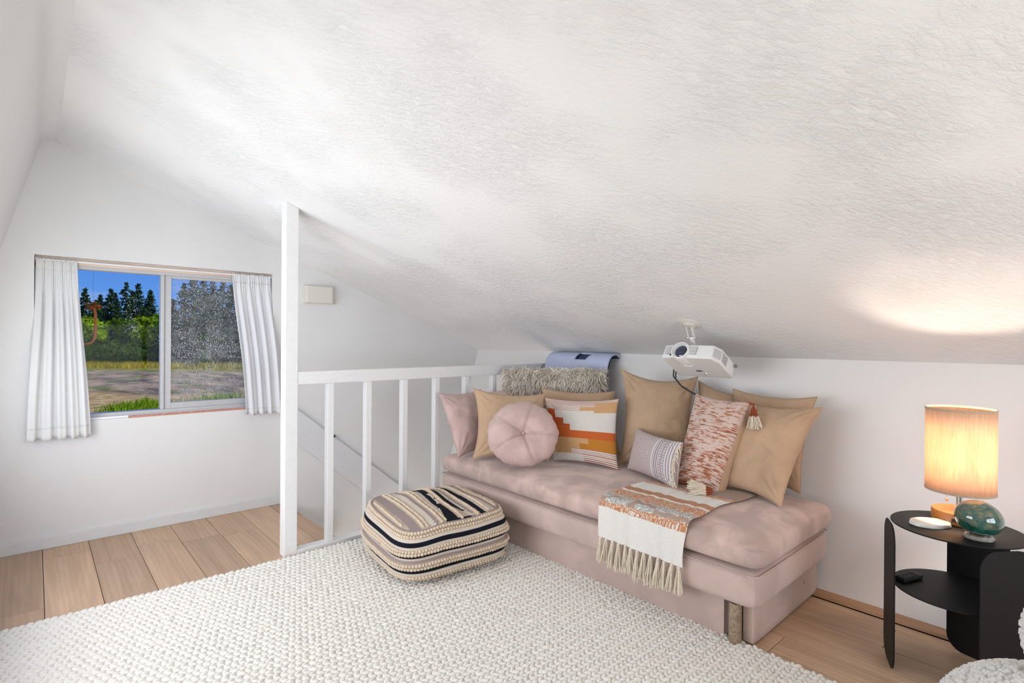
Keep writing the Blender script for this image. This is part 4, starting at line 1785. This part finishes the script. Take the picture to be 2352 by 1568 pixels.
def side_pt(a, t, out=0.0):
    """t 0 floor .. 1 rim"""
    cx, cy = se(a)
    r = 0.74 + 0.30*min(1, t/0.16)**0.6 + 0.10*math.sin(math.pi*min(1, max(0, (t-0.05)/0.95))) - 0.04*sstep(0.8, 1.0, t)
    r += 0.010*math.sin(t*33)
    if t > 0.45:
        r -= 0.016*math.exp(-((t-0.52)/0.04)**2)
    lump = 0.02*noise.noise(Vector((cx*1.7, cy*1.7, t*2)))
    r += lump
    h = PH*t + 0.016*noise.noise(Vector((cx*1.5, cy*1.5, 8)))*t
    # the corner facing the room sags
    h -= 0.030*t*max(0, -cx*0.5 - cy*0.5)**2
    n = Vector((cx, cy, 0)).normalized()
    return (cx*PA*r + n.x*out, cy*PB_*r + n.y*out, h)


def rim(a):
    return side_pt(a, 1.0)


def top_z(x, y):
    m = ((abs(x)/PA)**PN + (abs(y)/PB_)**PN)**(1/PN)
    a = math.atan2(y/PB_, x/PA)
    z0 = PH - 0.030*max(0, -x/PA*0.5 - y/PB_*0.5)**2 + 0.016*noise.noise(Vector((x/PA*1.5, y/PB_*1.5, 8)))*min(1, m)
    k = max(0, 1-m**2.5)
    z = z0 + 0.030*k + 0.022*math.exp(-((x+0.02)**2+(y-0.15)**2)/0.02)*k - 0.014*math.exp(-((x-0.05)**2+(y+0.10)**2)/0.02)*k
    z += 0.003*math.sin(x*42+0.5)*k
    return z


NAVY, GREY, CRM = (0.012, 0.014, 0.022), (0.36, 0.29, 0.27), (0.70, 0.62, 0.52)
SIDEB = [(0.00, 0.06, 'c'), (0.06, 0.10, 'g'), (0.10, 0.22, 'b'), (0.22, 0.28, 'c'), (0.28, 0.335, 'n'), (0.335, 0.47, 'b'), (0.47, 0.515, 'g'), (0.515, 0.56, 'c'), (0.56, 0.605, 'n'), (0.605, 0.70, 'b'), (0.70, 0.745, 'c'), (0.745, 0.83, 'n'), (0.83, 0.875, 'c'), (0.875, 1.01, 'b')]
TOPB = [(-1.1, -0.86, 'b'), (-0.86, -0.70, 'g'), (-0.70, -0.54, 'b'), (-0.54, -0.44, 'c'), (-0.44, -0.38, 'g'), (-0.38, -0.20, 'b'), (-0.20, -0.13, 'c'), (-0.13, -0.03, 'n'), (-0.03, 0.01, 'c'), (0.01, 0.12, 'b'), (0.12, 0.22, 'n'), (0.22, 0.28, 'c'), (0.28, 0.33, 'g'), (0.33, 0.44, 'b'), (0.44, 0.54, 'n'), (0.54, 0.58, 'c'), (0.58, 0.68, 'b'), (0.68, 0.77, 'c'), (0.77, 0.82, 'g'), (0.82, 1.2, 'b')]
COLR = {'c': CRM, 'g': GREY, 'n': NAVY, 'b': (0.58, 0.47, 0.35)}


def band(tbl, v):
    for a, b, k in tbl:
        if a <= v < b:
            return k
    return 'c'


NA = 160
angs = [2*math.pi*k/NA for k in range(NA)]
ts = sorted(set([0.0, 0.02] + [round(b[0], 4) for b in SIDEB[1:]] + [round((b[0]+b[1])/2, 4) for b in SIDEB] + [1.0]))
ts = [t for t in ts if t <= 1.0]
m = MB()
m.grid([[prot(*side_pt(a, t)) for a in angs] for t in ts], closed_u=True)
fcol = []
for j in range(len(ts)-1):
    k = band(SIDEB, (ts[j]+ts[j+1])/2)
    fcol += [COLR[k]]*NA
body = fast_mesh('side_cover', np.array([tuple(p) for p in m.v]), np.array(m.f), M_POUF, pf, colors=np.array(fcol))
# top panel as a height field in concentric rings
m = MB()
qs = [1.0, 0.985, 0.96] + list(np.linspace(0.93, 0.02, 62))
rows, cen = [], []
for q in qs:
    r = []
    for a in angs:
        x, y, z = rim(a)
        x, y = x*q, y*q
        zz = z if q > 0.999 else z*max(0, (q-0.93)/0.07) + top_z(x, y)*min(1, (1-q)/0.07)
        r.append((x, y, zz))
    rows.append(r)
m.grid([[prot(*p) for p in r] for r in rows], closed_u=True)
fcol = []
for j in range(len(qs)-1):
    for i in range(NA):
        x = (rows[j][i][0] + rows[j+1][(i+1) % NA][0])/2
        fcol.append(COLR[band(TOPB, x/PA)] if qs[j] < 0.985 else GREY)
fast_mesh('top_panel', np.array([tuple(p) for p in m.v]), np.array(m.f), M_POUF, pf, colors=np.array(fcol))
# bobbles: little yarn loops in rows
bm_ = bmesh.new()
bmesh.ops.create_icosphere(bm_, subdivisions=1, radius=1.0)
bm_.verts.index_update()
IV = np.array([tuple(v.co) for v in bm_.verts])
IQ = np.array([[v.index for v in f.verts] for f in bm_.faces])
bm_.free()
bob = []
rg = np.random.RandomState(4)
for a, b, k in SIDEB:
    if k != 'b':
        continue
    nrow = max(1, int(round((min(b, 1.0)-a)*PH/0.0165)))
    for r_ in range(nrow):
        t = a + (min(b, 1.0)-a)*(r_+0.5)/nrow
        # walk around the perimeter at even spacing
        ring_ = [Vector(side_pt(x, t, 0.002)) for x in np.linspace(0, 2*math.pi, 241)]
        acc, step_, nxt = 0.0, 0.0165, (r_ % 2)*0.0082
        for p0, p1 in zip(ring_, ring_[1:]):
            L_ = (p1-p0).length
            while nxt <= acc + L_:
                p = p0.lerp(p1, (nxt-acc)/max(L_, 1e-9))
                bob.append(tuple(prot(*p)) + (0.0098*rg.uniform(0.88, 1.12),))
                nxt += step_
            acc += L_
for a, b, k in TOPB:
    if k != 'b':
        continue
    a2, b2 = max(a, -0.99), min(b, 0.99)
    a2, b2 = a2+0.012, b2-0.012
    nrow = max(1, int((b2-a2)*PA/0.0165))
    for r_ in range(nrow):
        x = (a2 + (b2-a2)*(r_+0.5)/nrow)*PA
        y = -PB_ + (r_ % 2)*0.0082
        while y < PB_:
            mm = ((abs(x)/PA)**PN + (abs(y)/PB_)**PN)**(1/PN)
            if mm < 0.955:
                bob.append(tuple(prot(x, y, top_z(x, y)+0.002)) + (0.0095*rg.uniform(0.85, 1.12),))
            y += 0.0165
bob = np.array(bob)
VV = (IV[None]*bob[:, 3][:, None, None] + bob[:, None, :3]).reshape(-1, 3)
QQ = (IQ[None] + (np.arange(len(bob))*len(IV))[:, None, None]).reshape(-1, 3)
stuff(fast_mesh('bobbles', VV, QQ, M_BOBBLE, pf))

# ------------------------------------------------------------------ pale blue shell standing behind the pillows
sh = thing('plastic_shell', 'curved pale blue plastic shell with a dark hand slot behind the fur pillow', 'plastic shell', (3.1, 2.75, 0.125))
prof = [(3.286, 1.128), (3.262, 1.146), (3.238, 1.151), (3.210, 1.147), (3.185, 1.136), (3.164, 1.116), (3.149, 1.092), (3.138, 1.065), (3.130, 1.035), (3.124, 0.99), (3.115, 0.93), (3.09, 0.82), (3.05, 0.68), (3.00, 0.52), (2.972, 0.40), (2.958, 0.22), (2.954, 0.125)]
# resample
pp = []
for a, b in zip(prof, prof[1:]):
    k = max(1, int(math.dist(a, b)/0.012)) if a[1] > 1.0 else 2
    for i in range(k):
        pp.append((a[0]+(b[0]-a[0])*i/k, a[1]+(b[1]-a[1])*i/k))
pp.append(prof[-1])
ys_ = list(np.linspace(2.44, 3.075, 84))


def shell(offx, offz, hole):
    rows = []
    for i, (x, z) in enumerate(pp):
        a = pp[max(0, i-1)]
        b = pp[min(len(pp)-1, i+1)]
        tx, tz = b[0]-a[0], b[1]-a[1]
        L_ = math.hypot(tx, tz)
        nx, nz = tz/L_, -tx/L_          # outward (towards the room / up)
        if nx > 0 and nz < 0:
            nx, nz = -nx, -nz
        rows.append([(x + nx*offx, y, z + nz*offx) for y in ys_])
    m = MB()
    m.grid(rows)
    if hole:
        nf = []
        nu = len(ys_)
        for f in m.f:
            c = [sum(m.v[i][k] for i in f)/4 for k in range(3)]
            s_ = (c[0]-3.158)/(3.236-3.158)
            if 0 < s_ < 1 and c[2] > 1.08 and 2.665-0.055*s_ < c[1] < 2.775+0.006*s_:
                continue
            nf.append(f)
        m.f = nf
    return m


m = shell(0.0, 0, True)
m.build('shell', M_BLUE, sh, angle=180, solid=0.012, fixn=False)
m = shell(-0.016, 0, False)
m.build('slot_dark_sheet', M_NAVYIN, sh, angle=180, fixn=False)  # dark sheet added under the shell so the slot shows dark

# ------------------------------------------------------------------ projector hung from the sloping ceiling
PO = Vector((2.861, 1.571, 1.135))
pa = Vector((0.036, -0.999, 0.004)).normalized()
pb = Vector((-0.876, -0.030, 0.482)).normalized()
pc_ = Vector((0.482, 0.021, 0.876)).normalized()
W_, D_, H_ = 0.332, 0.247, 0.084
pj = thing('projector', 'white projector hanging from the sloping ceiling above the pillows', 'projector', tuple(PO))


def L(a, b, c):
    return PO + pa*a + pb*b + pc_*c


m = MB()
o = [(-W_/2+0.004, D_/2-0.004), (-W_/2, D_/2-0.02), (-W_/2, -D_/2+0.02), (-W_/2+0.012, -D_/2), (W_/2-0.010, -D_/2), (W_/2, -D_/2+0.012), (W_/2, D_/2-0.055), (W_/2-0.030, D_/2-0.002), (0.0, D_/2+0.004), (-0.10, D_/2+0.003)]
lo_, mi_, hi_ = [], [], []
for a, b in o:
    lo_.append(L(a*0.985, b*0.985, -H_/2))
    mi_.append(L(a, b, -H_/2+0.010))
    hi_.append(L(a*0.985, b*0.975, H_/2))
n_ = len(o)
m.add(lo_+mi_+hi_, [tuple(range(n_)), tuple(range(2*n_, 3*n_))[::-1]] + [(i, (i+1) % n_, n_+(i+1) % n_, n_+i) for i in range(n_)] + [(n_+i, n_+(i+1) % n_, 2*n_+(i+1) % n_, 2*n_+i) for i in range(n_)])
m.build('body', M_PLASTIC, pj, smooth=True, bevel=0.004, segs=2, angle=30)
lc = L(-0.048, D_/2-0.004, -0.002)
m = MB()
m.lathe(lc, [(0.055, -0.06), (0.056, 0.010), (0.053, 0.022), (0.046, 0.024), (0.044, 0.016), (0.043, -0.002)], 40, pb)
lr = m.build('lens_ring', M_PLASTIC, pj)
m = MB()
m.lathe(lc, [(0.0, 0.018), (0.018, 0.0155), (0.032, 0.010), (0.043, 0.001)], 40, pb)
m.build('lens', M_LENS, lr)


def louvre(name, ca, w, n, hh, tilt=0.0):
    """recessed vent with slats on the front face"""
    back = MB()
    back.obox(L(ca, D_/2+0.0025, 0.004), pa, pb, pc_, w, 0.006, hh)
    v = back.build(name, M_GREYPL, pj, smooth=False)
    for k in range(n):
        s = MB()
        s.obox(L(ca, D_/2+0.006, 0.004-hh/2+(k+0.5)*hh/n), pa, pb, pc_, w, 0.003, hh/n*0.5)
        s.build('slat', M_PLASTIC, v, smooth=False)


louvre('vent', -0.125, 0.040, 7, 0.046)
louvre('vent', 0.022, 0.046, 8, 0.048)
m = MB()
m.lathe(L(-0.108, D_/2+0.004, -0.026), [(0.0, 0.003), (0.004, 0.002), (0.0055, -0.002)], 14, pb)
m.build('sensor', M_LENS, pj)
# side grille that wraps the chamfered corner
ch0, ch1 = L(W_/2-0.030, D_/2-0.002, 0), L(W_/2, D_/2-0.055, 0)
cd = (ch1-ch0).normalized()
cn = cd.cross(pc_)
if cn.dot(pa) < 0:
    cn = -cn
for base, d_, nrm_, cols_, w0 in ((ch0.lerp(ch1, 0.5), cd, cn, 5, 0.054), (L(W_/2, D_/2-0.095, 0.0), -pb, pa, 6, 0.066)):
    gr = MB()
    gr.obox(base + nrm_*0.0005, d_, nrm_, pc_, w0, 0.003, 0.056)
    gv = gr.build('side_grille', M_PLASTIC, pj, smooth=False)
    for i in range(cols_):
        g2 = MB()
        for j in range(9):
            g2.obox(base + nrm_*0.0022 + d_*((i+0.5)/cols_-0.5)*w0*0.96 + pc_*((j+0.5)/9-0.5)*0.052, d_, nrm_, pc_, w0/cols_*0.62, 0.002, 0.0026)
        g2.build('grille_slots', M_GREYPL, gv, smooth=False)
for (a, b, r) in ((-0.045, 0.055, 0.050), (-0.035, 0.032, 0.042)):
    m = MB()
    m.tube([L(a + r*math.sin(t), b - 0.010*math.cos(t*1.5), -H_/2-0.001) for t in np.linspace(-0.75, 0.75, 9)], 0.0035, 6)
    m.build('lens_shift_rib', M_PLASTIC, pj)
m = MB()
m.tube([L(0.0 + 0.022*t, -0.035 - 0.004*t*t, -H_/2-0.0005) for t in np.linspace(-1, 1, 7)], [0.001, 0.0035, 0.0045, 0.0045, 0.0045, 0.0035, 0.001], 8)
m.build('release_slot', M_CABLE, pj)
m = MB()
m.lathe(L(0.028, -0.072, -H_/2), [(0.0, 0.006), (0.006, 0.005), (0.008, 0.0)], 14, -pc_)
m.build('foot', M_CHROME, pj)
m = MB()
m.lathe(L(W_/2, -D_/2+0.02, 0.03), [(0.0, 0.016), (0.009, 0.015), (0.010, 0.0)], 14, pa)
m.build('knob', M_GREYPL, pj)
# mount
mp_ = Vector((2.795, 1.588, ceilz(2.795)))
cnrm = Vector((-0.365, 0, -0.931))
m = MB()
m.lathe(mp_, [(0.0, 0.0), (0.062, 0.0), (0.062, 0.004), (0.045, 0.010), (0.034, 0.012), (0.034, 0.020), (0.0, 0.021)], 36, cnrm)
m.build('ceiling_plate', M_IVORY, pj)
top_ = mp_ + cnrm*0.018
bot_ = L(-0.030, 0.01, H_/2+0.016)
for s in (-1, 1):
    m = MB()
    mid = top_.lerp(bot_, 0.45)
    m.obox(top_.lerp(mid, 0.5) + pa*0.016*s, pa, (mid-top_).normalized().cross(pa), (mid-top_).normalized(), 0.007, 0.020, (mid-top_).length)
    m.build('mount_arm', M_IVORY, pj, smooth=False, bevel=0.002)
m = MB()
m.tube([mid, bot_], 0.013, 16)
m.build('mount_stem', M_PLASTIC, pj)
m = MB()
m.tube([mid - pa*0.026, mid + pa*0.026], 0.006, 12)
m.build('mount_bolt', M_CHROME, pj)
for s in (-1, 1):
    m = MB()
    m.obox(L(-0.030+0.020*s, 0.01, H_/2+0.012), pa, pb, pc_, 0.006, 0.026, 0.024)
    m.build('mount_yoke', M_PLASTIC, pj, smooth=False, bevel=0.002)
m = MB()
m.obox(L(-0.03, 0.0, H_/2+0.004), pa, pb, pc_, 0.11, 0.09, 0.004)
m.build('mount_bracket', M_GREYPL, pj, smooth=False, bevel=0.001)
for k, (dx, r) in enumerate(((0.0, 0.0045), (0.03, 0.004))):
    m = MB()
    m.tube([L(-0.160, -0.03-dx, -0.03), L(-0.172, -0.07-dx, -0.07), L(-0.140, -0.115-dx, -0.105), L(-0.07, -0.145-dx*0.5, -0.135), L(0.02, -0.155, -0.165), L(0.06, -0.150, -0.20)], r, 8)
    m.build('cable', M_CABLE, pj)

# ------------------------------------------------------------------ side table
TC, TR_ = Vector((2.575, 0.366, 0)), 0.203
tb_ = thing('side_table', 'matte black metal side table with two round shelves on three plate legs', 'side table', (TC.x, TC.y, 0))
for nm_, z, r in (('table_top', 0.560, TR_), ('lower_shelf', 0.322, TR_-0.006)):
    m = MB()
    m.lathe((TC.x, TC.y, z), [(0.0, 0.0), (r-0.001, 0.0), (r, -0.002), (r-0.001, -0.005), (0.0, -0.005)], 80)
    m.build(nm_, M_BLACK, tb_, angle=40)
for ang in (112, 229, 350):
    a = math.radians(ang)
    rad = Vector((math.cos(a), math.sin(a), 0))
    tan = Vector((-rad.y, rad.x, 0))
    cpt = TC + rad*(TR_+0.001)
    hw, zt_, zb_, cr_ = 0.098, 0.553, 0.0, 0.066
    poly = []
    for k in range(13):
        t = math.pi*k/12
        poly.append(cpt + tan*(math.copysign(hw-cr_, math.cos(t)) + cr_*math.cos(t)) + Vector((0, 0, zt_-cr_ + cr_*math.sin(t))))
    for k in range(13):
        t = math.pi + math.pi*k/12
        poly.append(cpt + tan*(math.copysign(hw-cr_, math.cos(t)) + cr_*math.cos(t)) + Vector((0, 0, zb_+cr_ + cr_*math.sin(t))))
    m = MB()
    m.prism(poly, rad*0.005)
    m.build('plate_leg', M_BLACK, tb_, smooth=False, bevel=0.0012)

# lamp
LP = Vector((2.672, 0.371, 0.560))
lp = thing('table_lamp', 'lit table lamp with a linen drum shade and round orange wood base', 'lamp', tuple(LP))
m = MB()
m.lathe(LP, [(0.0, 0.0), (0.085, 0.0), (0.088, 0.003), (0.088, 0.040), (0.085, 0.044), (0.0, 0.044)], 56)
lb = m.build('base', M_ORANGEWOOD, lp)
m = MB()
a0 = math.atan2(-0.371, -2.672) - 0.12
for k in range(1):
    d = Vector((math.cos(a0), math.sin(a0), 0))
    m.obox(LP + d*0.0875 + Vector((0, 0, 0.021)), d.cross(Vector((0, 0, 1))), d, Vector((0, 0, 1)), 0.026, 0.003, 0.013)
m.build('charging_port', M_CABLE, lb, smooth=False)
m = MB()
m.tube([LP + Vector((0, 0, 0.044)), LP + Vector((0, 0, 0.14))], 0.0105, 24)
m.build('pole', M_CHROME, lp)
m = MB()
m.lathe(LP, [(0.012, 0.135), (0.016, 0.138), (0.016, 0.165), (0.012, 0.17), (0.0, 0.17)], 24)
m.build('socket', M_CHROME, lp)
m = MB()
m.lathe(LP, [(0.0, 0.240), (0.012, 0.238), (0.022, 0.228), (0.025, 0.212), (0.022, 0.194), (0.014, 0.178), (0.012, 0.168)], 24)
m.build('bulb', M_BULB, lp)
SR, S0, S1 = 0.108, 0.122, 0.436
m = MB()
m.lathe(LP, [(SR, S0), (SR, S0+0.1), (SR, S0+0.2), (SR, S1)], 72)
sd = m.build('shade', M_SHADE, lp, solid=0.0012)
for z in (S0, S1):
    m = MB()
    m.lathe(LP, [(SR-0.0012, z-0.004), (SR+0.0014, z-0.004), (SR+0.0014, z+0.004), (SR-0.0012, z+0.004)], 72, closed=True)
    m.build('rim_band', M_SHADE_HEM, sd)
m = MB()
for k in range(3):
    a = 2*math.pi*k/3 + 0.4
    m.tube([LP + Vector((0.014*math.cos(a), 0.014*math.sin(a), 0.236)), LP + Vector((SR*math.cos(a), SR*math.sin(a), 0.236))], 0.0015, 6)
m.build('spider', M_CHROME, sd)
cdir = Vector((-0.668*0.35, 0.744*0.0 + 0.9, 0)).normalized()
cp = LP + Vector((-0.020, 0.036, 0))
m = MB()
for k in range(30):
    z = 0.20 - k*0.0038
    m.lathe(cp + Vector((0, 0, z)), [(0.0, 0.0014), (0.0012, 0.0007), (0.0012, -0.0007), (0.0, -0.0014)], 6)
pcn = m.build('pull_chain', M_CHROME, lp)
m = MB()
m.lathe(cp + Vector((0, 0, 0.080)), [(0.0, 0.0065), (0.004, 0.005), (0.006, 0.0), (0.004, -0.005), (0.0, -0.0065)], 14)
m.build('pull_ball', M_CHROME, pcn)
_l = add_light('lamp_bulb', 'POINT', LP + Vector((0, 0, 0.33)), (0, 0, -1), 9.0, (1.0, 0.83, 0.69), shadow_soft_size=0.03)
_l.parent = lp
_l.location = (0, 0, 0.262)

# glass globe on a foot
gc = Vector((2.488, 0.293, 0.560))
gg = thing('glass_globe', 'swirled green and amber art glass globe on a clear ring foot', 'glass ornament', tuple(gc))
m = MB()
ax = Vector((0.10, -0.18, 1)).normalized()
prof = [(0.0, -0.0615)] + [(0.069*math.cos(t), 0.060*math.sin(t)) for t in np.linspace(-1.45, 1.45, 22)] + [(0.0, 0.0615)]
m.lathe(gc + Vector((0.0, 0.0, 0.0735)), prof, 56, ax)
m.build('globe', M_ARTGLASS, gg)
m = MB()
m.lathe(gc, [(0.036, 0.0), (0.042, 0.002), (0.044, 0.008), (0.038, 0.015), (0.030, 0.016), (0.026, 0.012), (0.03, 0.002)], 40, closed=True)
m.build('ring_foot', M_CLEAR, gg)

# stone slab coaster
cs = thing('stone_coaster', 'thin white stone slice lying on the black table beside the lamp', 'coaster', (2.535, 0.436, 0.560))
m = MB()
cc = Vector((2.533, 0.438, 0.560))
rw_ = []
for (s_, z) in ((0.95, 0.0), (1.0, 0.003), (0.985, 0.012), (0.95, 0.0145)):
    r = []
    for k in range(60):
        a = 2*math.pi*k/60
        rr = s_*(1+0.045*noise.noise(Vector((math.cos(a)*2, math.sin(a)*2, z*40))))
        x, y = 0.072*rr*math.cos(a), 0.050*rr*math.sin(a)
        t = math.radians(-42)
        r.append(cc + Vector((x*math.cos(t)-y*math.sin(t), x*math.sin(t)+y*math.cos(t), z)))
    rw_.append(r)
m.grid(rw_, closed_u=True)
m.f.append(tuple(range(60))[::-1])
m.f.append(tuple(range(180, 240)))
m.build('slice', M_STONE, cs, angle=50)

# remote control on the lower shelf
rm = thing('remote_control', 'small black remote control lying on the lower table shelf', 'remote', (2.545, 0.528, 0.322))
rd = Vector((0.93, -0.36, 0)).normalized()
rn = Vector((-rd.y, rd.x, 0))
ro = Vector((2.560, 0.5075, 0.322))
m = MB()
m.obox(ro + Vector((0, 0, 0.009)), rd, rn, Vector((0, 0, 1)), 0.11, 0.040, 0.016)
m.build('case', M_CABLE, rm, smooth=True, bevel=0.004, segs=2)
M_KEY = plain('remote_key', (0.09, 0.09, 0.095), 0.6)
for i in range(6):
    for j in range(3):
        m = MB()
        m.obox(ro + rd*(-0.042+i*0.015) + rn*(-0.011+j*0.011) + Vector((0, 0, 0.0178)), rd, rn, Vector((0, 0, 1)), 0.009, 0.007, 0.003)
        m.build('key', M_KEY, rm, smooth=False)

# white boucle pouf and ball cushion at the edge of the view
bp = thing('boucle_pouf', 'round white boucle pouf at the bottom corner in front of the black table', 'pouf', (1.84, 0.09, 0.012))
rgb = np.random.RandomState(8)


def boucle(o, rx, rz, n, parent, name, flat):
    o = Vector(o)
    m = MB()
    prof = []
    for t in np.linspace(-math.pi/2, math.pi/2, 24):
        prof.append((rx*max(0.0, math.cos(t)), max(-rz*flat, rz*math.sin(t))))
    m.lathe(o, prof, 60)
    ob = m.build(name, M_BOUCLE, parent)
    q = rgb.normal(size=(n, 3))
    q /= np.linalg.norm(q, axis=1)[:, None]
    q = q[q[:, 2] > -flat*0.9]
    ct = np.sqrt(np.clip(1-q[:, 2]**2, 0, 1))
    rr = rx*ct
    P = np.stack([o.x+rr*q[:, 0]/np.maximum(ct, 1e-6), o.y+rr*q[:, 1]/np.maximum(ct, 1e-6), o.z+rz*q[:, 2]], 1)
    s = 0.008*rgb.uniform(0.7, 1.3, len(P))
    VV = (IV[None]*s[:, None, None] + P[:, None, :]).reshape(-1, 3)
    QQ = (IQ[None] + (np.arange(len(P))*len(IV))[:, None, None]).reshape(-1, 3)
    stuff(fast_mesh('boucle_loops', VV, QQ, M_BOUCLE, ob))


boucle((1.850, 0.080, 0.222), 0.235, 0.210, 6500, bp, 'cover', 1.0)
bc_ = thing('ball_cushion', 'small white boucle ball cushion on the white pouf at the picture edge', 'cushion', (1.845, 0.09, 0.51))
boucle((1.868, 0.060, 0.530), 0.074, 0.110, 900, bc_, 'cover', 1.0)
